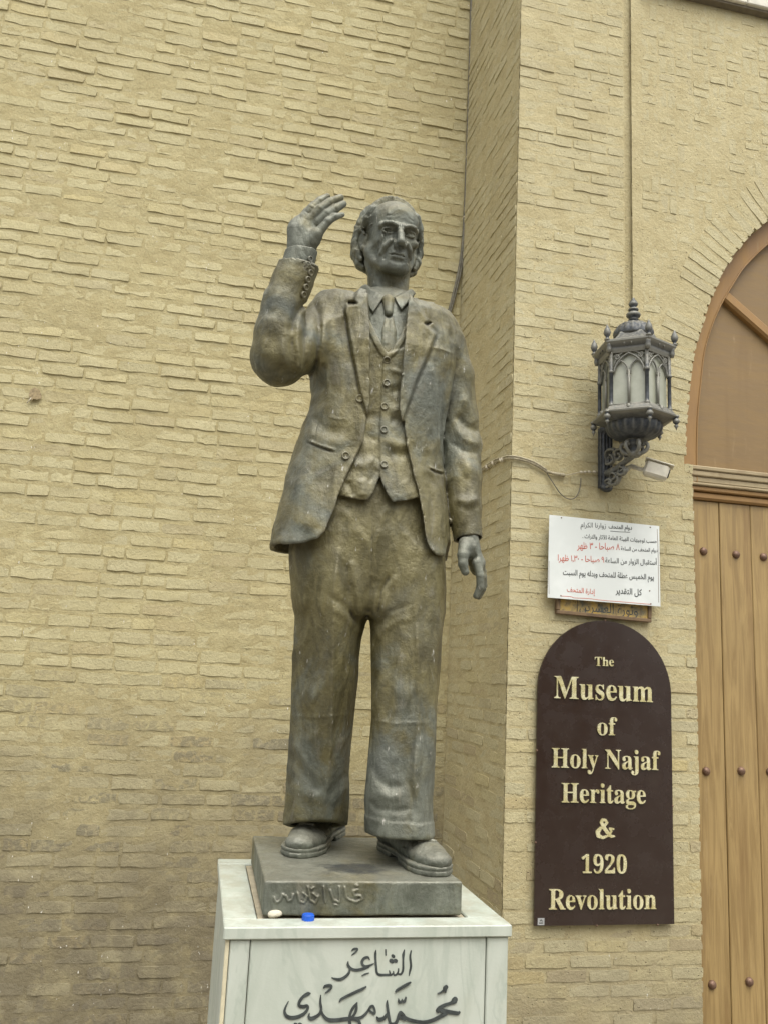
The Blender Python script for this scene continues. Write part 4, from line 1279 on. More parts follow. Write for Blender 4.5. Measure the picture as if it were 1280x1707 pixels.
ti.cone(k0, k1, .021, .0145, .004, flat=((0, 1, 0), .75))
b0, b1, b2 = on_shirt(648, 524, .002), on_shirt(649, 552, .003), on_shirt(648, 592, .002)
ti.chain([b0, b1, b2], [.0135, .0225, .030], .003, flat=((0, 1, 0), .32))
ti.detail(lambda x, y, z, u, v: ridge(u, v, [(640, 560), (645, 575)], 4, .002) - ridge(u, v, [(643, 526), (648, 529), (654, 526)], 2.0, .005) - ridge(u, v, [(650, 530), (652, 560)], 2.2, .003) + .001 * fbm(x * 40, y * 40, z * 40, 2), .02)
put('tie', ti.mesh('tie'), M_BRONZE_J, statue)

# ---- head
HS = 1.17
_a, _b, _g = math.radians(10), math.radians(4), math.radians(0)
Rx = np.array([[1, 0, 0], [0, math.cos(_a), -math.sin(_a)], [0, math.sin(_a), math.cos(_a)]])
Rz = np.array([[math.cos(_b), -math.sin(_b), 0], [math.sin(_b), math.cos(_b), 0], [0, 0, 1]])
HR = (Rz @ Rx) * HS @ np.diag([.955, 1.0, .90])
HO = onY(664.5, 386.5, 2.590) - HR @ np.array([0, -.083, 0.0])
HF = (HO, HR)
def loc(p): return np.linalg.inv(HR) @ (np.asarray(p) - HO)
hd = Field((-.110, -.135, -.21), (.110, .130, .14), .0019, HF)
def sym(fn, *pts, **kw):
    for sg in (-1, 1): fn(*[np.array(p) * np.array([sg, 1, 1]) if (isinstance(p, tuple) and len(p) == 3) else p for p in pts], **kw)
hd.ell((0, .022, .040), (.081, .102, .088))
hd.ell((0, -.036, .042), (.068, .052, .060), .03)
hd.ell((0, -.036, -.044), (.066, .062, .082), .03)
# jaw and chin
sym(hd.cone, (.061, -.004, -.052), (.030, -.068, -.112), .021, .018, k=.024)
hd.ell((0, -.078, -.115), (.027, .018, .017), .016)
hd.ell((0, -.071, -.078), (.037, .026, .034), .02)
# cheekbones, hollow cheeks
sym(hd.ell, (.049, -.063, -.026), (.020, .020, .014), k=.018)
sym(hd.ell, (.064, -.062, -.066), (.014, .022, .022), k=.020, op='cut')
sym(hd.ell, (.081, -.052, .022), (.012, .020, .022), k=.02, op='cut')
# brow, sockets
sym(hd.cone, (.010, -.092, .013), (.054, -.077, .013), .0105, .0100, k=.012)
sym(hd.ell, (.034, -.1045, -.005), (.018, .0145, .0070), k=.012, op='cut')
sym(hd.cone, (.013, -.099, -.006), (.0155, -.096, -.022), .0075, .006, k=.010, op='cut')
# nose
hd.chain([(0, -.092, .014), (0, -.105, -.014), (0, -.1165, -.040)], [.0085, .0098, .0112], .009)
hd.ell((0, -.1175, -.0445), (.0118, .0100, .0095), .006)
sym(hd.ell, (.0142, -.1025, -.0485), (.0088, .0118, .0085), k=.005)
sym(hd.ell, (.0078, -.1090, -.0575), (.0042, .0065, .0040), k=.003, op='cut')
# eyes: ball, lids, hollow pupil
sym(hd.ell, (.034, -.0800, -.0040), (.0155, .0135, .0120), k=.003)
for sg in (-1, 1):
    up = [(sg * (.034 + .0175 * math.cos(a)), -.0845 - .0080 * math.sin(a), -.0050 + .0085 * math.sin(a)) for a in np.linspace(.0, math.pi, 7)]
    dn = [(sg * (.034 + .0165 * math.cos(a)), -.0840 - .0062 * math.sin(a), -.0055 - .0068 * math.sin(a)) for a in np.linspace(.1, math.pi - .1, 7)]
    hd.chain(up, [.0014, .0019, .0022, .0023, .0022, .0019, .0014], .006); hd.chain(dn, [.0014] * 7, .008)
    hd.ell((sg * .0335, -.0940, -.0030), (.0034, .0036, .0034), .002, 'cut')
    # heavy eyebrows
    eb = [(sg * .013, -.1010, .0130), (sg * .028, -.1010, .0175), (sg * .044, -.0940, .0180), (sg * .057, -.0815, .0110)]
    hd.chain(eb, [.0056, .0068, .0064, .0036], .004)
    # nasolabial fold and cheek lines
    hd.chain([(sg * .0195, -.1025, -.040), (sg * .0305, -.0975, -.055), (sg * .0385, -.0890, -.076), (sg * .0370, -.0850, -.092)], [.0030, .0040, .0040, .0025], .007, 'cut')
    hd.chain([(sg * .0260, -.0975, -.038), (sg * .0390, -.0880, -.054), (sg * .0470, -.0765, -.076)], [.0050, .0056, .0046], .012)
    hd.chain([(sg * .053, -.072, -.040), (sg * .0555, -.060, -.064), (sg * .0515, -.055, -.086)], [.003, .0045, .003], .009, 'cut')
# mouth
hd.chain([(-.028, -.0855, -.0790), (-.012, -.0970, -.0735), (0, -.0985, -.0745), (.012, -.0970, -.0735), (.028, -.0855, -.0790)], [.0028, .0046, .0044, .0046, .0028], .005)
hd.chain([(-.024, -.0850, -.0840), (-.010, -.0940, -.0860), (.010, -.0940, -.0860), (.024, -.0850, -.0840)], [.0030, .0056, .0056, .0030], .005)
hd.chain([(-.032, -.0830, -.0835), (-.014, -.0990, -.0792), (0, -.1005, -.0800), (.014, -.0990, -.0792), (.032, -.0830, -.0835)], [.0012, .0016, .0017, .0016, .0012], .002, 'cut')
hd.chain([(-.014, -.0985, -.0975), (.014, -.0985, -.0975)], [.0040, .0040], .008, 'cut')
hd.chain([(0, -.1020, -.0590), (0, -.1025, -.0690)], [.0026, .0030], .005, 'cut')
# faint forehead furrows
for zf, w_, dz in ((.034, .036, .005), (.048, .042, .005)):
    hd.chain([(x, -.0935 + 7.0 * x * x, zf + dz * math.cos(x * 60)) for x in np.linspace(-w_, w_, 7)], [.0010] * 7, .004, 'cut')
for sg in (-1, 1): hd.chain([(sg * .0055, -.1030, .010), (sg * .0075, -.0990, .026)], [.0014, .0010], .004, 'cut')
# ears
for sg in (-1, 1):
    c, s2 = math.cos(sg * -.45), math.sin(sg * -.45)
    ER = np.array([[c, s2, 0], [-s2, c, 0], [0, 0, 1]])
    hd.ell((sg * .083, .016, -.012), (.0085, .021, .034), .006, R=ER)
    hd.ell((sg * .092, .010, -.008), (.0065, .011, .018), .004, 'cut', R=ER)
    hd.chain([(sg * .086, -.004, .004), (sg * .091, .004, .020), (sg * .095, .022, .020), (sg * .094, .032, .0), (sg * .088, .022, -.030)], [.004, .0045, .0050, .0045, .004], .003)
    hd.ell((sg * .084, .006, -.040), (.006, .009, .009), .005)
# neck with tendons and folds
nb = loc(onY(647, 535, 2.735))
hd.cone((0, .018, -.060), nb, .062, .062, .03)
for sg in (-1, 1):
    hd.cone((sg * .058, .012, -.085), nb + np.array([sg * .018, -.066, .02]), .012, .014, .018)
hd.ell(((nb[0]) * .5, -.040 + .55 * nb[1], -.145), (.014, .014, .018), .014)
hd.cone((-.030, -.028, -.140), (.030, -.028, -.140), .004, .004, .010, 'cut')
hd.cone((-.034, -.018, -.165), (.034, -.018, -.165), .004, .004, .010, 'cut')
hd.detail(lambda x, y, z, u, v: .0008 * fbm(x * 55, y * 55, z * 55, 3) + .0010 * fbm(x * 22, y * 22, z * 22, 2), .012)
o_hd = put('head', hd.mesh('head'), M_BRONZE_H, statue)

# ---- hair: swept back from a high forehead, full over the ears and neck
hr = Field((-.15, -.10, -.17), (.15, .17, .17), .0024, HF)
hr.ell((0, .028, .049), (.0880, .110, .0990))
hr.box((0, -.10 - .032, .04), (.2, .10, .3), op='cut', R=np.array([[1, 0, 0], [0, .985, -.17], [0, .17, .985]]))
for sg, xo in ((-1, 0.0), (1, .007)):
    hr.chain([(sg * .070, -.018, .082), (sg * .086, -.012, .050), (sg * .091, -.006, .026)], [.013, .011, .008], .008)
    hr.chain([(xo + sg * .070, .030, .075), (xo + sg * .084, .036, .030), (xo + sg * .088, .044, -.015), (xo + sg * .085, .050, -.050), (xo + sg * .072, .052, -.080)], [.026, .023, .023, .022, .017], .015)
    hr.chain([(xo + sg * .082, .014, .055), (xo + sg * .090, .022, .030), (xo + sg * .096, .034, .006)], [.014, .013, .011], .006)
    hr.chain([(xo + sg * .093, .034, -.022), (xo + sg * .094, .030, -.044), (xo + sg * .085, .026, -.062), (xo + sg * .083, .018, -.072)], [.012, .014, .012, .007], .005)
    hr.chain([(xo + sg * .088, .045, -.060), (xo + sg * .083, .036, -.080), (xo + sg * .072, .028, -.092)], [.013, .013, .009], .005)
hr.ell((0, .075, -.045), (.080, .050, .065), .03)
# free the face and the ears
for sg in (-1, 1): hr.ell((sg * .090, .004, -.014), (.018, .021, .036), .004, 'cut')
hr.cone((0, .010, -.05), (0, -.03, -.16), .072, .072, .01, 'cut')
def hair_detail(x, y, z, u, v):
    ang = np.arctan2(z - .02, y + .01)
    st = fbm(x * 95 + 5 * fbm(x * 10, y * 10, z * 10, 2), ang * 3 + x * 6, z * 5, 3)
    lock = fbm(x * 30 + 3, ang * 2.5, (z + y) * 9, 2)
    return .0038 * st + .0016 * lock - .002 * np.exp(-(fbm(x * 34 + 3, ang * 3, (z + y) * 10, 2) / .10) ** 2) + .001
hr.detail(hair_detail, .025)
put('hair', hr.mesh('hair'), M_BRONZE_H, o_hd)

# ---- raised right hand with its shirt cuff
def PX(u, v, Y): return onY(u, v, Y)
rh = Field((.14, 2.36, 3.50), (.56, 2.66, 3.96), .0021)
YH = 2.50
nrm = np.array([.15, -.985, .05]); nrm /= np.linalg.norm(nrm)
rh.cone(PX(500, 445, 2.515), PX(503, 412, 2.51), .040, .041, .0, flat=(nrm, .72))
rh.cone(PX(503, 412, 2.51), PX(508, 388, 2.505), .040, .050, .015, flat=(nrm, .50))
rh.cone(PX(508, 388, 2.505), PX(519, 372, 2.50), .050, .043, .012, flat=(nrm, .42))
fing = [  # knuckle, two joints, tip
    [(500, 368, 2.510), (511, 353, 2.503), (523, 341, 2.512), (533, 334, 2.522)],
    [(507, 364, 2.499), (520, 347, 2.488), (533, 335, 2.492), (546, 327.5, 2.502)],
    [(518, 366, 2.494), (534, 349, 2.480), (550, 337, 2.483), (568, 329.5, 2.492)],
    [(531, 371, 2.492), (546, 357, 2.478), (559, 348, 2.480), (572.5, 340, 2.488)]]
for q, (pts, sc) in enumerate(zip(fing, (.90, 1.04, 1.12, 1.18))):
    rr = [.0150 * sc, .0132 * sc, .0122 * sc, .0098 * sc]
    rh.chain([PX(*p) for p in pts], rr, .004)
    rh.ell(PX(*pts[0]) + nrm * .003, (.0130 * sc, .0100, .0130 * sc), .008)
# thumb leaves the side of the palm
rh.chain([PX(514, 408, 2.495), (PX(529, 390, 2.478)), PX(547, 369, 2.466), PX(559, 361, 2.466), PX(571, 358, 2.470)], [.020, .0165, .0118, .0105, .0080], .012)
rh.ell(PX(522, 398, 2.488), (.024, .017, .026), .014)
def rh_detail(x, y, z, u, v):
    d = np.zeros(u.shape)
    for pts in fing:   # tendons over the back of the hand
        a = pts[0]
        d += ridge(u, v, [(a[0], a[1]), ((a[0] + 505) / 2, (a[1] + 405) / 2 + 2)], 2.6, .0011)
        for p in pts[1:3]: d -= ridge(u, v, [(p[0] - 3, p[1] - 2), (p[0] + 3, p[1] + 2)], 1.2, .0010)
    d -= ridge(u, v, [(567, 357), (572, 360)], 1.2, .0012)
    return d + .0009 * fbm(x * 50, y * 50, z * 50, 2)
rh.detail(rh_detail, .012)
put('hand', rh.mesh('hand'), M_BRONZE_H, statue)
sc_ = Field((.16, 2.38, 3.44), (.50, 2.66, 3.80), .003)
c0, c1 = PX(493, 456, 2.52), PX(503, 419, 2.512)
sc_.cone(c0, c1 + (c1 - c0) * .3, .051, .0495, 0)
sc_.cutplane(c1, (c1 - c0) / np.linalg.norm(c1 - c0) + np.array([-.22, 0, 0]), .11)
sc_.cone(c0, c1 + (c1 - c0), .043, .043, .003, 'cut')
sc_.detail(lambda x, y, z, u, v: .0012 * fbm(x * 30, y * 30, z * 30, 2), .02)
put('shirt_cuff', sc_.mesh('shirt_cuff'), M_BRONZE_H, statue)
def stud(u, v, field, parent): button(field, u, v, .0095, parent)
stud(516, 432, sc_, statue.children[-1])

# ---- hanging left hand
lh = Field((.69, 2.48, 2.40), (.93, 2.76, 2.82), .0021)
Yh = 2.635
fl_ = np.array([1.0, .10, 0.0]); fl_ /= np.linalg.norm(fl_)
lh.cone(PX(780, 885, Yh), PX(783, 912, Yh), .033, .037, 0, flat=(fl_, .80))
lh.cone(PX(783, 912, Yh), PX(795, 940, Yh - .002), .037, .039, .014, flat=(fl_, .58))
lf = [[(794, 938, Yh - .034), (800, 960, Yh - .040), (800, 978, Yh - .034), (793, 993, Yh - .024)],
      [(797, 940, Yh - .010), (803, 963, Yh - .014), (803, 981, Yh - .008), (797, 994, Yh)],
      [(799, 940, Yh + .014), (804, 960, Yh + .012), (805, 976, Yh + .016), (801, 988, Yh + .022)],
      [(800, 936, Yh + .034), (804, 952, Yh + .034), (805, 965, Yh + .038), (802, 975, Yh + .042)]]
for pts, sc in zip(lf, (1, 1.05, 1.0, .86)):
    lh.chain([PX(*p) for p in pts], [.0150 * sc, .0136 * sc, .0125 * sc, .0104 * sc], .006)
lh.chain([PX(774, 905, Yh - .025), PX(771, 925, Yh - .044), PX(771, 940, Yh - .050), PX(775, 953, Yh - .050)], [.0195, .0175, .0148, .0128], .012)
lh.ell(PX(777, 915, Yh - .024), (.020, .024, .032), .014)
lh.detail(lambda x, y, z, u, v: .0009 * fbm(x * 50, y * 50, z * 50, 2) + ridge(u, v, [(772, 948), (777, 951)], 2, -.0014) + ridge(u, v, [(790, 905), (797, 935)], 3, .002), .012)
put('hand', lh.mesh('hand'), M_BRONZE_H, statue)

# ---- shoes
def shoe(heel, toe, width, name='shoe'):
    heel, toe = np.array(heel), np.array(toe)
    d = toe - heel; L = np.linalg.norm(d[:2]); ex = np.array([d[0], d[1], 0]) / L; ey = np.array([-ex[1], ex[0], 0])
    R = np.stack([ex, ey, [0, 0, 1]], 1)
    S = Field((-.02, -.10, -.01), (L + .02, .10, .21), .0028, (np.array([heel[0], heel[1], ZF]), R))
    hw = width / 2
    zs = .034
    S.chain([(.045, 0, .050), (.10, 0, .052), (L * .55, 0, .046), (L * .76, .003, .040), (L - .044, .003, .037)], [hw * .72, hw * .72, hw * .80, hw * .90, hw * .74], .02, flat=((0, 0, 1), .66))
    S.cone((.055, 0, .06), (.072, 0, .20), hw * .72, hw * .80, .03)
    S.cone((.085, 0, .105), (L * .62, 0, .055), hw * .66, hw * .56, .03)
    # welt and sole
    P = MB()
    S.detail(lambda x, y, z, u, v: .0022 * fbm(x * 45, y * 45, z * 45, 3) - .004 * np.exp(-(fbm(x * 30, y * 14, z * 30, 2) / .07) ** 2) * sstep(L * .5, L * .62, x) * sstep(L * .85, L * .75, x) - .004 * np.exp(-((x - L * .74) / .004) ** 2) * sstep(.05, .06, z)
             + .004 * np.exp(-((x - L * .70) / .010) ** 2) * sstep(.05, .07, z)
             - .003 * np.exp(-((np.abs(y) - .022 - .10 * np.abs(x - L * .55)) / .0035) ** 2) * sstep(.05, .075, z) * sstep(.10, .13, x) * sstep(L * .66, L * .6, x), .02)
    n = 28
    def outline(t_):
        # width of the sole along its length
        return np.interp(t_, [0, .04, .12, .30, .45, .62, .78, .90, .97, 1.0], [.25, .58, .78, .74, .72, .90, 1.06, .92, .55, .22]) * hw
    q = Field((-.02, -.10, -.01), (L + .02, .10, .05), .0028, S.frame)
    s, X, Y, Z = q.sub((-.1, -.2, -.1), (L + .1, .2, .1))
    hwx = outline(np.clip(X / L, 0, 1)).astype(np.float32)
    endx = np.maximum(-X, X - L)
    dd = np.maximum(np.abs(Y) - hwx - .002, endx)
    dd = smax(dd + 0 * Z, np.maximum(-Z, Z - .028) + 0 * X + 0 * Y, .006)
    q._op(dd.astype(np.float32), s, 'add', 0)
    q.box((L * .44, 0, 0), (L * .085, .2, .012), .006, .004, 'cut')
    q.detail(lambda x, y, z, u, v: -.0035 * np.exp(-((z - .016) / .0020) ** 2) + .0015 * fbm(x * 40, y * 40, z * 40, 2), .02)
    s, X, Y, Z = S.sub((-1, -1, -.1), (1, 1, .020))
    S._op((Z - .020 + 0 * X + 0 * Y).astype(np.float32), s, 'cut', 0.0)
    so = put('shoe', S.mesh('shoe'), M_BRONZE_B, statue)
    def top(x, y):
        i = int(round((x - S.lo[0]) / S.h)); jj = int(round((y - S.lo[1]) / S.h))
        col_ = np.nonzero(S.D[i, jj, :] < 0)[0]
        return S.lo[2] + (col_.max() if len(col_) else 20) * S.h
    for lc_ in range(4):
        x = L * (.60 + .052 * lc_)
        pts = [(x + .006 * sg2 * (1 if lc_ % 2 else -1), yy, min(top(x, yy), .13) + .0035) for sg2, yy in ((-1, -.026), (-.4, -.012), (0, 0), (.4, .012), (1, .026))]
        W2 = [tuple(np.array(p) @ R.T + np.array([heel[0], heel[1], ZF])) for p in pts]
        MB().tube(smooth_path(W2, 3), .0050, 6).build('lace', M_BRONZE_B, so, True)
    put('sole', q.mesh('sole'), M_BRONZE_B, so)
    return S, so
hl = onZ(549, 1407, ZF); tl = onZ(490, 1428, ZF)
# the rear shoe is seen nearly end on
_h, _t = onZ(560, 1386, ZF), onZ(491, 1431, ZF); shoe((_h[0], _h[1]), (_t[0], _t[1]), .126)
_h, _t = onZ(642, 1412, ZF), onZ(735, 1463, ZF); shoe((_h[0], _h[1]), (_t[0], _t[1]), .120)

# ---- bronze base slab with the sculptor's raised signature
BA = math.radians(-1.35)
bc = np.array([.5295, 2.731])
Rb = Matrix.Translation((bc[0], bc[1], 0)) @ Matrix.Rotation(BA, 4, 'Z')
bs = Field((-.285, -.335, ZCAP - .01), (.285, .335, ZF + .02), .0025, (np.array([bc[0], bc[1], 0]), np.array(Rb.to_3x3())))
bs.box((0, 0, (ZCAP + ZF) / 2 + .001), (.271, .3155, (ZF - ZCAP) / 2 - .001), .006)
SIG = [[(458, 1497), (461, 1505), (468, 1501), (472, 1491), (478, 1494), (481, 1502), (487, 1500), (489, 1491)],
       [(497, 1489), (500, 1503), (508, 1505), (512, 1494), (506, 1489)], [(514, 1478), (517, 1500), (526, 1506), (531, 1494)], [(523, 1490), (527, 1494)],
       [(540, 1478), (543, 1504)], [(551, 1484), (556, 1500), (566, 1504), (567, 1492), (566, 1478)], [(575, 1479), (577, 1496), (583, 1500)],
       [(597, 1483), (589, 1486), (592, 1494), (601, 1493), (604, 1499), (594, 1504), (586, 1501)], [(594, 1476), (597, 1477)], [(559, 1508), (562, 1509)], [(520, 1482), (523, 1480)]]
def base_detail(x, y, z, u, v):
    d = .0016 * fbm(x * 14, y * 14, z * 14, 3) + .0008 * fbm(x * 70, y * 70, z * 70, 2)
    fr = sstep(-.29, -.30, y)
    for L in SIG: d = d + fr * np.maximum(0, .0042 * sstep(2.6, 1.0, seg_dist(u, v, L)[0]))
    return d
bs.detail(base_detail, .014)
o_bs = put('base_slab', bs.mesh('base_slab'), M_BRONZE_S, statue)
# ------------------------------------------------------------------ arched wooden door
door = empty('wooden_door', (4.25, YG + .14, 0), 'arched brown wooden door with plank leaves and iron studs', 'door')
YD = YG + .14
def dput(mb, name, mat, parent=door, smooth=False): return mb.build(name, mat, parent, smooth)
# arch frame: inner line traced, outer line behind the brick ring
inn_px = [(1158.5, 761), (1160, 697), (1165, 641), (1172, 584), (1184, 543), (1200, 506), (1219, 474), (1240, 443), (1280, 405)]
inn = [(lambda q: (q[0], q[2]))(onY(a, b, YG + .09)) for a, b in inn_px]
inn += [(3.78, inn[-1][1] + .125), (4.02, inn[-1][1] + .195), (4.25, inn[-1][1] + .22)]
inn = [(inn[0][0], SPR - .10)] + inn
inn = [tuple(q) for q in smooth_path(inn, 5)]
out = []
for i, (x, z) in enumerate(inn):
    a = inn[max(i - 1, 0)]; b = inn[min(i + 1, len(inn) - 1)]
    tx, tz = b[0] - a[0], b[1] - a[1]; l = math.hypot(tx, tz)
    out.append((x - tz / l * .13, z + tx / l * .13))
def sweep(mirror):
    mb = MB(); f = (lambda x: 8.5 - x) if mirror else (lambda x: x)
    n = len(inn)
    V = [(f(x), YG + .085, z) for x, z in inn] + [(f(x), YG + .075, z) for x, z in out] + [(f(x), YG + .16, z) for x, z in inn]
    Fc = []
    for i in range(n - 1):
        q = [(i, i + 1, n + i + 1, n + i), (2 * n + i, 2 * n + i + 1, i + 1, i)]
        Fc += [t_[::-1] for t_ in q] if not mirror else q
    mb.add(V, Fc); dput(mb, 'arch_frame', M_FRAME, smooth=False)
    # bead along the inner edge
    dput(MB().tube([(f(x + .004), YG + .083, z - .002) for x, z in inn], .0045, 6), 'bead', M_FRAME, smooth=True)
sweep(False); sweep(True)
# fanlight panel with radiating bars
pan = [(x, z) for x, z in inn] + [(8.5 - x, z) for x, z in inn[::-1]]
mb = MB(); mb.prism([(x, z) for x, z in pan][::-1], Matrix(((1, 0, 0, 0), (0, 0, 1, YG + .135), (0, 1, 0, 0), (0, 0, 0, 1))), .02)
dput(mb, 'fanlight_panel', M_PANEL)
def bar(p, q, w=.075, y0=YG + .088, y1=YG + .134):
    p, q = np.array(p), np.array(q); t = (q - p) / np.linalg.norm(q - p); n = np.array([-t[1], t[0]])
    c = [p + n * w / 2, q + n * w / 2, q - n * w / 2, p - n * w / 2]
    ch = .014
    V = [(a[0], y1, a[1]) for a in c] + [(a[0], y0 + ch, a[1]) for a in c]
    ci = [p + n * (w / 2 - ch), q + n * (w / 2 - ch), q - n * (w / 2 - ch), p - n * (w / 2 - ch)]
    V += [(a[0], y0, a[1]) for a in ci]
    Fc = [(8, 9, 10, 11)] + [(4 + i, 4 + (i + 1) % 4, 8 + (i + 1) % 4, 8 + i) for i in range(4)] + [(i, (i + 1) % 4, 4 + (i + 1) % 4, 4 + i) for i in range(4)]
    dput(MB().add(V, [f[::-1] for f in Fc]), 'fanlight_bar', M_FRAME)
a = onY(1206, 488, YG + .09); b = onY(1284, 557, YG + .09)
A = np.array([a[0], a[2]]); B = np.array([b[0], b[2]]); d_ = (B - A) / np.linalg.norm(B - A)
Q = A + d_ * ((4.25 - .16 - A[0]) / d_[0])
bar(A - d_ * .03, Q); bar((8.5 - A[0] + d_[0] * .03, A[1] - d_[1] * .03), (8.5 - Q[0], Q[1]))
bar((4.25, Q[1]), (4.25, inn[-1][1]))
dput(MB().lathe([(.19, 0), (.19, .04), (.16, .055), (.001, .055)], n=28, M=Matrix.Translation((4.25, YG + .132, Q[1] - .02)) @ Matrix.Rotation(math.pi / 2, 4, 'X')), 'fanlight_boss', M_FRAME)
# lintel mouldings, measured on their own plane
def zl(v): return float(onY(1165, v, YG + .08)[2])
zs = [zl(777), zl(784.5), zl(794), zl(804), zl(809), zl(817), zl(830)]
ys = [YG + .062, YG + .070, YG + .082, YG + .074, YG + .090, YG + .108]
for i in range(6):
    mb = MB().box((JX - .03, ys[i], zs[i + 1] + .0006), (JX2 + .03, YG + .20, zs[i]), None, .006 if i != 5 else .012)
    dput(mb, 'lintel_moulding', M_LINTEL if i < 4 else M_FRAME)
# jamb posts
zt_ = zs[-1]
for s in (0, 1):
    x0 = JX - .03 if s == 0 else JX2 - .012
    dput(MB().box((x0, YG + .115, 0), (x0 + .052, YG + .2, zt_ - .001), None, .004), 'jamb_post', M_FRAME)
# planks with studs
YP = YG + .135
def xp(u, v): return float(onY(u, v, YP)[0])
edges = [JX + .020, (xp(1206.7, 1100) + xp(1216.6, 1707)) / 2, (xp(1260.7, 1100) + xp(1273.5, 1707)) / 2]
wpl = .172
while edges[-1] + wpl < 4.25 - .01: edges.append(edges[-1] + wpl)
edges[-1] = 4.243
rs = np.random.RandomState(3)
stud_z = [float(onY(1205, v, YP)[2]) for v in (922, 1286, 1641)]
stud_me = MB().lathe([(.026, .0), (.0255, .004), (.022, .012), (.015, .0185), (.006, .0215), (.0005, .022)], n=14).mesh('stud')
stud_me.materials.append(M_STUD); stud_me.polygons.foreach_set('use_smooth', [True] * len(stud_me.polygons))
def plank(x0, x1, mirror=False):
    yo = rs.normal(0, .0012)
    if mirror: x0, x1 = 8.5 - x1, 8.5 - x0
    o = dput(MB().box((x0 + .0016, YP + yo, .012), (x1 - .0016, YP + .05, zt_ - .002), None, .004), 'plank', M_PLANK)
    for z in stud_z:
        c = (x0 + x1) / 2 + rs.normal(0, .006)
        if x1 - x0 < .15: c = (x0 + x1) / 2 - .012
        s_o = bpy.data.objects.new('stud', stud_me); COL.objects.link(s_o); s_o.parent = o
        s_o.matrix_local = Matrix.Translation(Vector((c, YP + yo, z + rs.normal(0, .006))) - door.location) @ Matrix.Rotation(math.pi / 2, 4, 'X')
for i in range(len(edges) - 1): plank(edges[i], edges[i + 1])
for i in range(len(edges) - 1): plank(edges[i], edges[i + 1], True)
dput(MB().box((4.2445, YP - .012, .012), (4.2555, YP + .05, zt_ - .002)), 'meeting_strip', M_FRAME)
# dark lining behind the leaves
dput(MB().box((JX - .02, YG + .20, 0), (JX2 + .02, YG + .22, zt_ + .4)), 'backing_board', M_FRAME)

# ------------------------------------------------------------------ stone ledge high on the gateway
zle = float(onY(1262, 14, YG - .05)[2])
M_STONE = mat_plain('pale_stone_ledge', (.60, .57, .48), .85, 0, .12, 9)
led = empty('stone_ledge', (4.2, YG, zle), 'pale stone ledge high above the arched door', 'ledge')
for i in range(5):
    x0 = GX + .12 + i * .78
    MB().box((x0 + .002, YG - .075, zle), (x0 + .776, YG + .06, zle + .10), None, .006).build('ledge_stone', M_STONE, led)
MB().box((GX + .12, YG - .05, zle - .018), (GX + .12 + 3.9, YG + .05, zle - .0005)).build('underside_strip', mat_plain('dark_underside', (.16, .135, .095), .95), led)  # dark strip put in to stand for the underside of the ledge
# ------------------------------------------------------------------ wall lantern
def mat_castmetal():
    t = NT('dusty_cast_metal')
    n = t.noise(30, 5, .6)
    col = t.mix(t.ramp(n, .3, .7), (.034, .040, .047), (.072, .080, .088))
    nz = t.sep(t.new('ShaderNodeNewGeometry').outputs['Normal'])[2]
    pt = t.new('ShaderNodeNewGeometry').outputs['Pointiness']
    col = t.mix(t.ramp(pt, .515, .60, 0, .55), col, (.33, .32, .26))
    col = t.mix(t.math('MULTIPLY', t.ramp(nz, -.1, .9, 0.04, .42), t.ramp(t.noise(60, 4), .35, .65)), col, (.34, .31, .235))
    return t.done(col, .55, .35, t.bump(t.noise(140, 3), .3, .003))
M_IRON = mat_castmetal()
def mat_glass():
    t = NT('dusty_frosted_glass')
    n = t.noise(9, 4, .6)
    col = t.mix(t.ramp(n, .3, .7), (.30, .31, .235), (.40, .41, .33))
    return t.done(col, .32, 0, t.bump(t.noise(60, 3), .05, .002), spec=.6)
M_GLASS = mat_glass()
YLA = YG - .30
lc = onY(1056, 690, YLA)
LX = float(lc[0])
def zv(v, u=1056): return float(onY(u, v, YLA)[2])
def zfv(v): return float(onY(1056, v, YLA - .17)[2])      # what is measured on the near faces
z_sk0 = zv(694); z_p0 = zfv(672); z_p1 = zfv(580); z_cr = zv(566); z_dm = zv(547); z_top = zv(498, 1047); z_bw = zv(733)
lan = empty('wall_lantern', (LX, YLA, z_bw), 'ornate dark metal hexagonal lantern with frosted panes on the gateway pier', 'lantern')
A0 = math.radians(-90 - 7.7)                     # one corner points out into the street
RB = .195
def hexpt(r, k, z): a = A0 + k * math.pi / 3; return np.array([LX + r * math.cos(a), YLA + r * math.sin(a), z])
def hexring(prof, name, parent=lan, cap=True):
    V = []; Fc = []
    for r, z in prof:
        for k in range(6): V.append(hexpt(r, k, z))
    for i in range(len(prof) - 1):
        for k in range(6):
            w = (k + 1) % 6
            Fc.append((i * 6 + k, i * 6 + w, (i + 1) * 6 + w, (i + 1) * 6 + k))
    if cap: Fc += [tuple(range(6))[::-1], tuple((len(prof) - 1) * 6 + k for k in range(6))]
    return MB().add(V, Fc).build(name, M_IRON, parent)
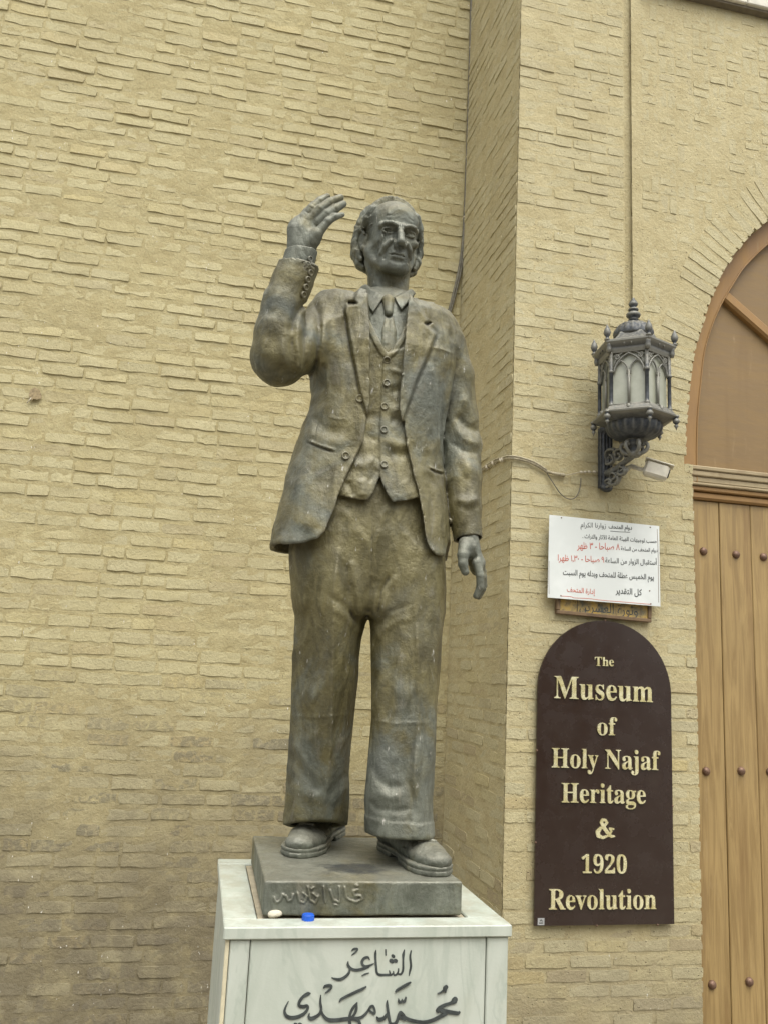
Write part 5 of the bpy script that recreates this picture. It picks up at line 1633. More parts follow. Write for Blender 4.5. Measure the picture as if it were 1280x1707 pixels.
# crown
cr = hexring([(RB + .004, z_p1 - .01), (RB + .012, z_p1 + .008), (RB + .014, z_p1 + .02), (RB + .030, z_p1 + .036), (RB + .042, z_p1 + .050), (RB + .042, z_p1 + .060), (RB + .028, z_p1 + .068), (RB - .02, z_p1 + .075)], 'crown')
zc = z_p1 + .060
fin = [(.008, 0), (.018, .006), (.012, .014), (.008, .022), (.016, .032), (.021, .050), (.016, .068), (.008, .084), (.005, .092), (.0005, .100)]
for k in range(6):
    p = hexpt(RB + .032, k, zc - .002)
    MB().lathe(fin, tuple(p), 12).build('crown_finial', M_IRON, cr, True)
    p2 = hexpt(RB + .016, k, z_p1 + .012)
    MB().lathe([(.012, -.02), (.017, 0), (.014, .02), (.02, .036)], tuple(p2), 10).build('corner_bracket', M_IRON, cr, True)
for k in range(6):
    m_ = (hexpt(RB + .03, k, z_p1 + .03) + hexpt(RB + .03, k + 1, z_p1 + .03)) / 2
    ring = [m_ + np.array([math.cos(A0 + (k + .5) * math.pi / 3 + math.pi / 2) * .020 * math.cos(a), math.sin(A0 + (k + .5) * math.pi / 3 + math.pi / 2) * .020 * math.cos(a), .022 * math.sin(a) + .002]) for a in np.linspace(-.2, math.pi + .2, 10)]
    MB().tube(ring, .0045, 6).build('crest_loop', M_IRON, cr, True)
# low hipped roof, ribbed dome and tall finial
z_d0, z_d1 = zv(563), zv(541)
hexring([(RB + .026, z_p1 + .0685), (RB - .02, z_p1 + .078), (.125, z_d0 - .012), (.118, z_d0 + .004)], 'roof')
hd_ = z_d1 - z_d0
prof = [(.112, -.006), (.114, .006)] + [(.108 * math.cos(a) ** .85 + .006, .010 + hd_ * math.sin(a)) for a in np.linspace(.05, 1.40, 10)]
MB().lathe(prof, (LX, YLA, z_d0), 72, flute=lambda a, i: .030 * math.cos(a * 18) if i > 1 else 0).build('dome', M_IRON, lan, True)
zf = z_d1 - .004
z_top = zv(495, 1050)
sc = (z_top - zf) / .215
fp = [(.036, 0), (.034, .012), (.024, .020), (.020, .034), (.030, .040), (.024, .046), (.024, .054), (.038, .064), (.042, .078), (.034, .092), (.022, .098), (.018, .108), (.030, .114), (.028, .124), (.017, .130), (.015, .140), (.024, .150), (.027, .164), (.019, .182), (.009, .198), (.010, .204), (.0005, .215)]
MB().lathe([(r * 1.02, z * sc) for r, z in fp], (LX, YLA, zf), 20).build('finial', M_IRON, lan, True)
# panels
H_ = z_p1 - z_p0
for k in range(6):
    p = hexpt(RB, k, 0)
    MB().lathe([(.011, -.004), (.015, 0), (.015, .012), (.0115, .016), (.0105, .03), (.0105, H_ * .60), (.015, H_ * .61), (.0155, H_ * .64), (.011, H_ * .66), (.010, H_ * .99)], (p[0], p[1], z_p0), 12).build('corner_post', M_IRON, lan, True)
    a_, b_ = hexpt(RB - .004, k, 0), hexpt(RB - .004, k + 1, 0)
    ex = (b_ - a_) / np.linalg.norm(b_ - a_); W = np.linalg.norm(b_ - a_); mid = (a_ + b_) / 2
    nn = np.array([ex[1], -ex[0], 0])
    def fp_(a, z, o=0.0): return mid + ex * a + nn * o + np.array([0, 0, z_p0 + z])
    gp = [fp_(-W / 2 + .004, .004, -.012), fp_(W / 2 - .004, .004, -.012), fp_(W / 2 - .004, H_ - .004, -.012), fp_(-W / 2 + .004, H_ - .004, -.012)]
    gq = [q - nn * .004 for q in gp]
    MB().add(gp + gq, [(0, 1, 2, 3), (7, 6, 5, 4), (0, 4, 5, 1), (1, 5, 6, 2), (2, 6, 7, 3), (3, 7, 4, 0)]).build('glass_pane', M_GLASS, lan)
    tr = MB()
    hw = W / 2 - .010
    def lancet(c, w, z0, z1, rad, sh=.0):
        pts = []
        for q in np.linspace(0, math.pi / 3, 8): pts.append(fp_(c - w + 2 * w * (1 - math.cos(q)), z0 + (z1 - z0) * math.sin(q) / math.sin(math.pi / 3), sh))
        for q in np.linspace(math.pi / 3, 0, 8)[1:]: pts.append(fp_(c + w - 2 * w * (1 - math.cos(q)), z0 + (z1 - z0) * math.sin(q) / math.sin(math.pi / 3), sh))
        tr.tube(pts, rad, 6)
    lancet(0, hw - .004, H_ * .60, H_ * .95, .0060, .002)
    lancet(-hw / 2, hw / 2 - .006, H_ * .62, H_ * .82, .0050); lancet(hw / 2, hw / 2 - .006, H_ * .62, H_ * .82, .0050)
    tr.tube([fp_(0, 0, 0), fp_(0, H_ * .64, 0)], .0085, 8)
    for z in (.012, H_ * .585, H_ * .62): tr.tube([fp_(-.013, z, .002), fp_(.013, z, .002)], .006, 6)
    tr.tube([fp_(-hw, .006, 0), fp_(hw, .006, 0)], .007, 6); tr.tube([fp_(-hw, H_ * .985, 0), fp_(hw, H_ * .985, 0)], .008, 6)
    for s in (-1, 1):       # scrolls in the spandrels
        sp = [fp_(s * (hw - .020 + .016 * math.cos(a) * (1 - a / 14)), H_ * .89 + .017 * math.sin(a) * (1 - a / 14), .001) for a in np.linspace(0, 8.5, 18)]
        tr.tube(sp, .0042, 5)
        tr.tube([fp_(s * (hw - .004), H_ * .72, .001), fp_(s * (hw - .008), H_ * .80, .001), fp_(s * (hw - .028), H_ * .93, .001), fp_(s * .03, H_ * .97, .001)], .0038, 5)
    tr.build('tracery', M_IRON, lan, True)
# skirt with pendants
sk = hexring([(RB - .03, z_p0 - .07), (RB + .020, z_p0 - .052), (RB + .046, z_p0 - .040), (RB + .048, z_p0 - .032), (RB + .030, z_p0 - .022), (RB + .018, z_p0 - .004), (RB + .012, z_p0 + .002)], 'skirt')
pen = [(.0005, -.082), (.006, -.066), (.013, -.056), (.008, -.050), (.007, -.046), (.017, -.038), (.020, -.026), (.014, -.016), (.010, -.012), (.016, -.006), (.018, .004)]
for k in range(6):
    MB().lathe(pen, tuple(hexpt(RB + .034, k, z_p0 - .036)), 12).build('pendant', M_IRON, sk, True)
    m_ = (hexpt(RB + .022, k, z_p0 - .012) + hexpt(RB + .022, k + 1, z_p0 - .012)) / 2
    MB().tube([m_ + np.array([0, 0, .012]), m_ + np.array([0, 0, -.018])], [.012, .005], 6).build('keystone', M_IRON, sk, True)
# fluted bowl
zb0 = z_p0 - .06
hb = zb0 - z_bw
prof = [(.150 * math.cos(a) ** .8 + .030 * math.sin(a), -hb * math.sin(a)) for a in np.linspace(0, 1.5, 12)][::-1]
MB().lathe(prof, (LX, YLA, zb0), 84, flute=lambda a, i: .030 * math.cos(a * 21) if i < 11 else 0).build('bowl', M_IRON, lan, True)
# stem, leaves, arm, wall plate
zs_ = z_bw - .10
MB().lathe([(.030, -.10), (.040, -.085), (.034, -.07), (.024, -.06), (.030, -.045), (.046, -.030), (.040, -.012), (.046, .0), (.040, .012)], (LX, YLA, z_bw), 16).build('stem', M_IRON, lan, True)
def curl(cx, cy, cz, dx, dy, r, turns=1.5, rad=.011, s=1):
    pts = []
    for a in np.linspace(0, turns * 2 * math.pi, int(16 * turns)):
        q = 1 - a / (turns * 2 * math.pi) * .8
        pts.append((cx + dx * r * q * math.cos(a), cy + dy * r * q * math.cos(a), cz + s * r * q * math.sin(a)))
    return pts, [rad * (1 - .5 * i / len(pts)) for i in range(len(pts))]
for k in range(6):
    a = A0 + k * math.pi / 3
    dx, dy = math.cos(a), math.sin(a)
    leaf = [(LX + dx * r, YLA + dy * r, z_bw + z) for r, z in ((.030, -.085), (.060, -.070), (.074, -.045), (.066, -.022), (.052, -.026), (.050, -.040))]
    MB().tube(smooth_path(leaf, 4), .011, 6).build('leaf', M_IRON, lan, True)
pu0, pu1 = onY(999, 716, YG - .02), onY(1021, 818, YG - .02)
BXc = float((onY(1008, 760, YG - .03))[0]); zb1, zb2 = float(onY(1008, 712, YG - .03)[2]), float(onY(1008, 818, YG - .03)[2])
bp = Field((BXc - .06, YG - .10, zb2 - .02), (BXc + .06, YG - .002, zb1 + .02), .0028)
bp.box((BXc, YG - .030, (zb1 + zb2) / 2), (.036, .022, (zb1 - zb2) / 2 - .008), .012)
bp.detail(lambda x, y, z, u, v: .005 * np.cos((x - BXc) * 330) + .002 * fbm(x * 60, y * 60, z * 60, 2), .02)
bp.ell((BXc, YG - .05, zb2 + .01), (.034, .03, .022), .01); bp.ell((BXc, YG - .05, zb1 - .02), (.040, .038, .028), .012)
put('wall_plate', bp.mesh('wall_plate'), M_IRON, lan)
ax0 = np.array([BXc, YG - .05, zb2 + .10]); ax1 = np.array([LX, YLA, z_bw - .09])
arm = [ax0, ax0 * .72 + ax1 * .28 + np.array([0, 0, -.012]), ax0 * .35 + ax1 * .65 + np.array([0, 0, -.004]), ax1]
MB().tube(smooth_path(arm, 8), [.022] * 9 + [.017] * 16, 8).build('arm', M_IRON, lan, True)
dirx, diry = (LX - BXc) / math.hypot(LX - BXc, YLA - YG), (YLA - YG) / math.hypot(LX - BXc, YLA - YG)
for t_, dz, r, s, tn in ((.30, -.055, .050, -1, 1.4), (.18, .075, .060, 1, 1.5), (.50, .055, .042, 1, 1.4), (.60, -.040, .034, -1, 1.3), (.12, -.075, .032, 1, 1.2), (.80, .02, .03, 1, 1.2)):
    c = ax0 * (1 - t_) + ax1 * t_
    pts, rr = curl(c[0], c[1], c[2] + dz, dirx, diry, r, tn, .0115, s)
    MB().tube(pts, rr, 7).build('scroll', M_IRON, lan, True)
    pts2 = [(x + diry * .016 + .006 * math.sin(i), y - dirx * .016, z - .004) for i, (x, y, z) in enumerate(pts)]
    MB().tube(pts2, [q * .8 for q in rr], 6).build('scroll', M_IRON, lan, True)

# ------------------------------------------------------------------ security camera on the bracket
M_CREAM = mat_plain('cream_plastic', (.60, .57, .47), .45, 0, .1, 25, .08)
M_DARK = mat_plain('dark_lens', (.02, .02, .022), .2, 0, .1, 25, 0)
yc = YG - .22
c0 = onY(1079, 780, yc); c1 = onY(1113, 790, yc - .05)
sec = empty('security_camera', tuple(float(q) for q in c0), 'small cream security camera under the wall lantern', 'camera')
dx = Vector(c1 - c0); Lc = dx.length
Qm = dx.to_track_quat('X', 'Z').to_matrix().to_4x4()
MC = Matrix.Translation(Vector(c0)) @ Qm
MB().box((-.02, -.045, -.046), (Lc, .045, .040), MC, .014).build('housing', M_CREAM, sec, False)
MB().box((-.028, -.050, .0405), (Lc + .018, .050, .048), MC, .003).build('sun_shield', M_CREAM, sec)
MB().lathe([(.026, 0), (.026, .006), (.018, .007), (.017, .003), (.001, .003)], n=18, M=MC @ Matrix.Translation((Lc, 0, 0)) @ Matrix.Rotation(math.pi / 2, 4, 'Y')).build('lens', M_DARK, sec, True)
e0 = np.array(ax0 * .4 + ax1 * .6); 
MB().tube([tuple(c0), tuple(c0 + np.array([-.03, .02, -.01])), tuple(onY(1052, 777, YG - .16)), tuple(onY(1046, 781, YG - .10)), (float(onY(1046, 781, YG - .1)[0]), YG - .004, float(onY(1046, 781, YG - .1)[2]))], [.012, .012, .014, .016, .030], 10).build('mount_arm', M_CREAM, sec, True)
# ------------------------------------------------------------------ signs on the pier
def glyph_mesh(body, extrude=0.0, offset=0.0):
    c = bpy.data.curves.new('lettering', 'FONT'); c.body = body; c.extrude = extrude; c.offset = offset; c.resolution_u = 4
    o = bpy.data.objects.new('lettering', c); COL.objects.link(o)
    dg = bpy.context.evaluated_depsgraph_get(); dg.update()
    me = bpy.data.meshes.new_from_object(o.evaluated_get(dg))
    bpy.data.objects.remove(o); bpy.data.curves.remove(c)
    return me
def mverts(me):
    a = np.empty(len(me.vertices) * 3, np.float32); me.vertices.foreach_get('co', a); return a.reshape(-1, 3)
def serif(s):
    r = ''
    for ch in s:
        if 'A' <= ch <= 'Z': r += chr(0x1D400 + ord(ch) - 65)
        elif 'a' <= ch <= 'z': r += chr(0x1D41A + ord(ch) - 97)
        elif '0' <= ch <= '9': r += chr(0x1D7CE + ord(ch) - 48)
        else: r += ch
    return r
M_SIGN = (lambda t: t.done(t.mix(t.ramp(t.noise(7, 4), .4, .75, 0, .4), (.026, .015, .011), (.040, .029, .023)), t.ramp(t.noise(10, 5, .6), .3, .7, .16, .34), 0, t.bump(t.noise(3, 2), .02, .01), spec=.55))(NT('dark_brown_lacquer'))
def mat_brass():
    t = NT('brass_letters')
    n = t.noise(16, 4, .6)
    col = t.mix(t.ramp(n, .35, .65), (.70, .63, .32), (.92, .88, .58))
    return t.done(col, t.ramp(t.noise(25, 3), .3, .7, .20, .36), .60, t.bump(t.noise(30, 3), .06, .002))
M_BRASS = mat_brass()
YSN = YG - .034
sign = empty('museum_sign', (float(onY(1006, 1543, YSN)[0]), YSN, float(onY(1006, 1543, YSN)[2])), 'dark brown arched museum sign with brass letters on the brick pier', 'sign')
bl, br = onY(890, 1543, YSN), onY(1122, 1541, YSN)
zb_ = float((bl[2] + br[2]) / 2); xl_ = float((onY(893, 1300, YSN)[0] + bl[0]) / 2); xr_ = float((onY(1121, 1300, YSN)[0] + br[0]) / 2)
zt2 = float(onY(1012, 1035, YSN)[2])
R_ = (xr_ - xl_) / 2; xc_ = (xl_ + xr_) / 2
zsp = zt2 - R_ * .98
outl = [(xl_, zb_), (xr_, zb_)] + [(xc_ + R_ * math.cos(a), zsp + R_ * .98 * math.sin(a)) for a in np.linspace(0, math.pi, 40)]
MYZ = lambda y: Matrix(((1, 0, 0, 0), (0, 0, 1, y), (0, 1, 0, 0), (0, 0, 0, 1)))
MB().prism(outl[::-1], MYZ(YSN), .012).build('panel', M_SIGN, sign)
for f in (.2, .8):
    MB().box((xl_ + (xr_ - xl_) * f - .02, YSN + .0125, zb_ + .05), (xl_ + (xr_ - xl_) * f + .02, YG + .004, zsp)).build('batten', M_FRAME, sign)
for x, z in ((xl_ + .002, zb_ + .42), (xl_ + .002, zb_ + .90), (xc_ - .05, zb_ - .003), (xr_ - .10, zb_ - .003), (xc_, zt2 + .002), (xr_ + .001, zb_ + .62)):
    MB().lathe([(.006, 0), (.0055, .004), (.003, .006), (.0003, .0065)], n=10, M=Matrix.Translation((x, YSN + .004, z)) @ Matrix.Rotation(math.pi / 2, 4, 'X')).build('screw', M_STUD, sign, True)
LINES = [('The', 989.9, 1109.8, 1021.4, 1110.6), ('Museum', 922, 1163.5, 1086.5, 1170.5), ('of', 994, 1225, 1027, 1225.6), ('Holy Najaf', 918, 1279, 1099, 1283.5),
         ('Heritage', 934.4, 1337.3, 1074.6, 1339.5), ('1920', 968, 1455, 1043, 1455.6), ('Revolution', 913.5, 1515.6, 1092, 1514.8)]
Href = mverts(glyph_mesh(serif('H')))[:, 0].max()
for txt, u0, v0, u1, v1 in LINES:
    p0, p1 = onY(u0, v0, YSN), onY(u1, v1, YSN)
    whole = mverts(glyph_mesh(serif(txt)))
    xa, xb = whole[:, 0].min(), whole[:, 0].max()
    s = float((p1[0] - p0[0]) / (xb - xa))
    # lettering on the real sign is a little taller than its width suggests
    sy = s * (1.10 if txt not in ('The', 'of') else 1.02)
    dzx = float((p1[2] - p0[2]) / (p1[0] - p0[0]))
    for i, ch in enumerate(txt):
        if ch == ' ': continue
        adv = mverts(glyph_mesh(serif(txt[:i] + 'H')))[:, 0].max() - Href if i else 0.0
        me = glyph_mesh(serif(ch), .004 / s, .0)
        V = mverts(me)
        X = (V[:, 0] + adv - xa) * s
        W_ = np.stack([p0[0] + X, YSN - .0042 - V[:, 2] * s * .95, p0[2] + V[:, 1] * sy + X * dzx], 1).astype(np.float32)
        me.vertices.foreach_set('co', W_.ravel()); me.update()
        put('letter', me, M_BRASS, sign, False)
# ampersand drawn as a stroke
AMP = [(1022, 1382, 3), (1016, 1381.5, 4), (1018.5, 1386, 3), (1014, 1393, 3), (1004, 1396.5, 4.5), (996.5, 1393, 7), (995.5, 1387, 7.5), (1000, 1381, 5), (1007, 1376.5, 4), (1011, 1371.5, 4.5), (1008.5, 1367, 4), (1003.5, 1366.8, 4.5), (1001.5, 1371, 5.5), (1005, 1378.5, 6.5), (1011.5, 1387.5, 6.5), (1017.5, 1394, 5), (1023.5, 1394, 2.5)]
mb = MB(); path = []
for u, v, w in AMP:
    p = onY(u, v, YSN - .004); path.append((p, w * mpp(p)))
for i in range(0, len(path) - 1):
    seg = path[max(i, 0):i + 2]
    ribbon(mb, seg, (0, -1, 0), .004, .0010 + .00008 * (i % 7), 2)
mb.build('letter', M_BRASS, sign)
# small silver maker's label
p0, p1 = onY(895.5, 1530.5, YSN - .001), onY(906.5, 1542, YSN - .001)
lab = MB().box((p0[0], YSN - .0018, p1[2]), (p1[0], YSN - .0002, p0[2])).build('maker_label', mat_plain('silver_foil', (.55, .57, .58), .3, .6), sign)
w_, h_ = p1[0] - p0[0], p0[2] - p1[2]
mk = MB()
for x0, z0, x1, z1 in ((.2, .2, .8, .3), (.2, .38, .8, .44), (.3, .55, .42, .7), (.42, .62, .62, .8), (.62, .52, .72, .66)):
    mk.box((p0[0] + w_ * x0, YSN - .0024, p1[2] + h_ * z0), (p0[0] + w_ * x1, YSN - .0019, p1[2] + h_ * z1))
mk.build('label_print', M_INK, lab)

# ---- framed painted plaque half hidden behind the notice
def mat_tile():
    t = NT('painted_plaque')
    P = t.pos()
    n = t.noise(14, 4, .6)
    col = t.cramp(n, [(.30, (.10, .11, .085)), (.42, (.24, .19, .09)), (.52, (.42, .30, .10)), (.62, (.50, .33, .07)), (.75, (.30, .20, .09))])
    col = t.mix(t.ramp(t.noise(45, 4), .52, .66, 0, .6), col, (.12, .085, .05))
    return t.done(col, .6, 0, t.bump(t.noise(80, 3), .2, .003))
YPQ = YG - .022
q0, q1 = onY(926, 1023, YPQ), onY(1084, 1038, YPQ)
pq = empty('framed_plaque', (float((q0[0] + q1[0]) / 2), YPQ, float(q1[2])), 'old framed yellow plaque showing below the white paper notice', 'plaque')
slope = float((q1[2] - q0[2]) / (q1[0] - q0[0]))
RQ = Matrix.Translation((float(q0[0]), YPQ, float(q0[2]))) @ Matrix.Rotation(-math.atan(slope), 4, 'Y')
wq = float(q1[0] - q0[0]) * math.sqrt(1 + slope ** 2); hq = .33
M_OLDWOOD = mat_wood('old_plaque_frame', (.13, .085, .045), (.19, .125, .065), (20, 20, 8), .7, (.07, .045, .025))
MB().box((.022, 0, .022), (wq - .022, .022, hq - .022), RQ).build('painted_panel', mat_tile(), pq)
for lo, hi in (((0, -.012, 0), (wq, .024, .0215)), ((0, -.012, hq - .0215), (wq, .024, hq)), ((0, -.012, .022), (.0215, .024, hq - .022)), ((wq - .0215, -.012, .022), (wq, .024, hq - .022))):
    MB().box(lo, hi, RQ, .004).build('frame_bar', M_OLDWOOD, pq)
MB().box((.128, -.0025, .024), (.130, .001, .12), RQ).build('border_line', M_INK, pq)

# ---- Arabic lettering
_J = {  # letter: (isolated, final, initial, medial)
 'ا': (0xFE8D, 0xFE8E), 'أ': (0xFE83, 0xFE84), 'إ': (0xFE87, 0xFE88), 'آ': (0xFE81, 0xFE82), 'د': (0xFEA9, 0xFEAA), 'ر': (0xFEAD, 0xFEAE), 'ز': (0xFEAF, 0xFEB0), 'و': (0xFEED, 0xFEEE), 'ة': (0xFE93, 0xFE94),
 'ب': (0xFE8F, 0xFE90, 0xFE91, 0xFE92), 'ت': (0xFE95, 0xFE96, 0xFE97, 0xFE98), 'ث': (0xFE99, 0xFE9A, 0xFE9B, 0xFE9C), 'ج': (0xFE9D, 0xFE9E, 0xFE9F, 0xFEA0), 'ح': (0xFEA1, 0xFEA2, 0xFEA3, 0xFEA4),
 'خ': (0xFEA5, 0xFEA6, 0xFEA7, 0xFEA8), 'س': (0xFEB1, 0xFEB2, 0xFEB3, 0xFEB4), 'ش': (0xFEB5, 0xFEB6, 0xFEB7, 0xFEB8), 'ص': (0xFEB9, 0xFEBA, 0xFEBB, 0xFEBC), 'ط': (0xFEC1, 0xFEC2, 0xFEC3, 0xFEC4),
 'ظ': (0xFEC5, 0xFEC6, 0xFEC7, 0xFEC8), 'ع': (0xFEC9, 0xFECA, 0xFECB, 0xFECC), 'ف': (0xFED1, 0xFED2, 0xFED3, 0xFED4), 'ق': (0xFED5, 0xFED6, 0xFED7, 0xFED8), 'ك': (0xFED9, 0xFEDA, 0xFEDB, 0xFEDC),
 'ل': (0xFEDD, 0xFEDE, 0xFEDF, 0xFEE0), 'م': (0xFEE1, 0xFEE2, 0xFEE3, 0xFEE4), 'ن': (0xFEE5, 0xFEE6, 0xFEE7, 0xFEE8), 'ه': (0xFEE9, 0xFEEA, 0xFEEB, 0xFEEC), 'ي': (0xFEF1, 0xFEF2, 0xFEF3, 0xFEF4), 'ئ': (0xFE89, 0xFE8A, 0xFE8B, 0xFE8C)}
_LA = {'ا': (0xFEFB, 0xFEFC), 'أ': (0xFEF7, 0xFEF8), 'آ': (0xFEF5, 0xFEF6), 'إ': (0xFEF9, 0xFEFA)}
def arabic(s):
    out = []; i = 0
    prev = False
    while i < len(s):
        ch = s[i]
        if ch == 'ل' and i + 1 < len(s) and s[i + 1] in _LA:
            out.append(chr(_LA[s[i + 1]][1 if prev else 0])); prev = False; i += 2; continue
        if ch not in _J: out.append(ch); prev = False; i += 1; continue
        f = _J[ch]; nxt = i + 1 < len(s) and s[i + 1] in _J
        if len(f) == 4 and nxt: out.append(chr(f[3] if prev else f[2])); prev = True
        else: out.append(chr(f[1] if prev else f[0])); prev = len(f) == 4 and nxt
        i += 1
    r = ''.join(out[::-1])
    return r
def write_on(parent, name, body, u0, v0, u1, v1, Y, mat, hk=1.0, lift=.0012, bold=0.0, ext=.0006):
    p0, p1 = onY(u0, v0, Y), onY(u1, v1, Y)
    me = glyph_mesh(body, .02, bold)
    V = mverts(me)
    xa, xb = V[:, 0].min(), V[:, 0].max()
    s = float((p1[0] - p0[0]) / (xb - xa)); k = float((p1[2] - p0[2]) / (p1[0] - p0[0]))
    X = (V[:, 0] - xa) * s
    W_ = np.stack([p0[0] + X, Y - lift - np.where(V[:, 2] > 0, ext, 0), p0[2] + V[:, 1] * hk * s + X * k], 1).astype(np.float32)
    me.vertices.foreach_set('co', W_.ravel()); me.update()
    return put(name, me, mat, parent, False)
write_on(pq, 'lettering', arabic('وثورة العشرين'), 965, 1018, 1062, 1026, YPQ, mat_plain('faded_blue_paint', (.045, .06, .065), .7), 1.15, .0005)

# ---- white paper notice
YN = YG - .062
def mat_paper():
    t = NT('white_notice_board')
    col = t.mix(t.ramp(t.noise(5, 4), .35, .75), (.60, .63, .60), (.69, .72, .69))
    return t.done(col, .55, 0, t.bump(t.noise(2.5, 2), .05, .01))
cs = [onY(915, 858, YN), onY(1098, 877, YN), onY(1100, 1011, YN), onY(912, 996, YN)]
note = empty('paper_notice', tuple(float(q) for q in (cs[2] + cs[3]) / 2), 'white handwritten Arabic notice with black and red lines on the pier', 'notice')
NX, NZ = 14, 10
V = []; 
def bow(a, b): return -.010 * math.sin(math.pi * a) * (1 - b) + .006 * b + .004 * math.sin(7 * a + 1) * (b ** 2)
for side in (0, 1):
    for i in range(NX + 1):
        for j in range(NZ + 1):
            a, b = i / NX, j / NZ
            q = (cs[0] * (1 - a) + cs[1] * a) * (1 - b) + (cs[3] * (1 - a) + cs[2] * a) * b
            q = q + np.array([0, .0025 * side, .0015 * math.sin(9 * a) * (1 - abs(2 * b - 1))])
            V.append(q)
n1 = (NX + 1) * (NZ + 1); idx = lambda i, j, s: s * n1 + i * (NZ + 1) + j
Fc = []
for i in range(NX):
    for j in range(NZ):
        Fc.append((idx(i, j, 0), idx(i, j + 1, 0), idx(i + 1, j + 1, 0), idx(i + 1, j, 0))); Fc.append((idx(i, j, 1), idx(i + 1, j, 1), idx(i + 1, j + 1, 1), idx(i, j + 1, 1)))
for i in range(NX):
    Fc.append((idx(i, 0, 0), idx(i + 1, 0, 0), idx(i + 1, 0, 1), idx(i, 0, 1))); Fc.append((idx(i, NZ, 0), idx(i, NZ, 1), idx(i + 1, NZ, 1), idx(i + 1, NZ, 0)))
for j in range(NZ):
    Fc.append((idx(0, j, 0), idx(0, j, 1), idx(0, j + 1, 1), idx(0, j + 1, 0))); Fc.append((idx(NX, j, 0), idx(NX, j + 1, 0), idx(NX, j + 1, 1), idx(NX, j, 1)))
put('sheet', mesh_py('sheet', V, Fc), mat_paper(), note, False)
M_RED = mat_plain('red_marker', (.50, .10, .06), .7, 0, .2, 60, 0)
NT_ = [('زوارنا الكرام', 967, 878.6, 1009, 880.2, M_INK, 1.1, .0), ('دوام المتحف', 1013.5, 880.6, 1052.5, 883, M_INK, 1.15, .012),
       ('حسب توجيهات الهيئة العامة للآثار والتراث .', 970, 896.5, 1094, 905.5, M_INK, 1.25, .006),
       ('٨ صباحاً - ٣ ظهر', 961, 914.5, 1032, 917, M_RED, 1.35, .004), ('دوام المتحف من الساعة', 1034, 917.2, 1095, 920.5, M_INK, 1.25, .008),
       ('٩ صباحاً - ١,٣٠ ظهراً', 929, 934.5, 1006, 938, M_RED, 1.3, .004), ('أستقبال الزوار من الساعة', 1008, 938.2, 1094, 941.5, M_INK, 1.25, .008),
       ('يوم الخميس عطلة للمتحف وبدله يوم السبت', 937.5, 958, 1089, 966.5, M_INK, 1.35, .012),
       ('إدارة المتحف', 944, 986, 990.7, 990.5, M_RED, 1.2, .006), ('كل التقدير', 1025, 989, 1069, 992.5, M_INK, 1.2, .012)]
for body, u0, v0, u1, v1, m_, hk, bd in NT_:
    body = body.replace('ً', '')
    parts_ = body.split(' ')
    # digits keep their own order
    tx = ' '.join([arabic(w) if any(c in _J for c in w) else w for w in parts_[::-1]])
    write_on(note, 'handwriting', tx, u0, v0, u1, v1, YN, m_, hk, .0006, bd)
def rule(pts, w, mat):
    mb = MB()
    ribbon(mb, [(onY(a, b, YN), w * mpp(onY(a, b, YN))) for a, b in pts], (0, -1, 0), .0003, .0007)
    mb.build('ruled_line', mat, note)
rule([(1016.5, 885.3), (1030, 886.5), (1049, 887.2)], .9, M_INK)
rule([(934, 993.5), (950, 994.6), (957, 996.6), (980, 997.8), (1005, 1000.8), (1040, 1003.6), (1084, 1007.5)], .8, M_RED)
rule([(1094.5, 882), (1096, 920), (1096.5, 960), (1097, 1004)], .7, M_STUD); rule([(914.5, 935), (914, 965), (914.5, 990)], .6, M_STUD)
for a, b in ((935, 863), (1083, 879), (1084, 1006.5), (934, 993), (1082, 985)):
    p = onY(a, b, YN)
    MB().lathe([(.004, 0), (.0038, .002), (.002, .003), (.0003, .0033)], n=8, M=Matrix.Translation(Vector(p)) @ Matrix.Rotation(math.pi / 2, 4, 'X')).build('nail', M_STUD, note, True)
for a, b in ((930, 880), (1085, 890), (930, 985), (1085, 1000)):
    p = onY(a, b, YN)
    MB().box((p[0] - .008, YN + .003, p[2] - .008), (p[0] + .008, YG + .004, p[2] + .008)).build('spacer', M_FRAME, note)
# ------------------------------------------------------------------ cables and oddments
M_CABLE = mat_plain('weathered_cable', (.13, .12, .085), .7, 0, .3, 40, .2)
M_CABLE_L = mat_plain('pale_cable', (.34, .30, .20), .7, 0, .3, 40, .2)
M_TIE = mat_plain('pale_clip', (.55, .50, .38), .6)
def wall_cable(name, label, strands, mat):
    o = empty(name, tuple(float(q) for q in strands[0][0][-1]), label, 'cable')
    for pts, r in strands:
        MB().tube([tuple(q) for q in smooth_path(pts, 5)], r, 7).build('strand', mat, o, True)
    return o
rs = np.random.RandomState(8)
vp = [(786.5, -40), (784.5, 60), (782, 150), (779.5, 230), (777, 300), (774.5, 360), (771, 410), (766, 446), (759, 478), (752, 506), (748, 522), (746, 545)]
a = [onY(u - .6, v, YL - .022) for u, v in vp]; b = [onY(u + 2.2 + .8 * math.sin(v * .03), v, YL - .026) for u, v in vp]
c = wall_cable('corner_cable', 'pair of dark cables running down the inner corner of the brick wall', [(a, .0105), (b, .0080)], M_CABLE)
for u, v in ((784, 80), (778.8, 262), (774.2, 362)):
    p = onY(u + 1, v, YL - .024)
    MB().box((p[0] - .017, p[1] - .010, p[2] - .006), (p[0] + .017, YL + .006, p[2] + .006), None, .003).build('clip', M_TIE, c)
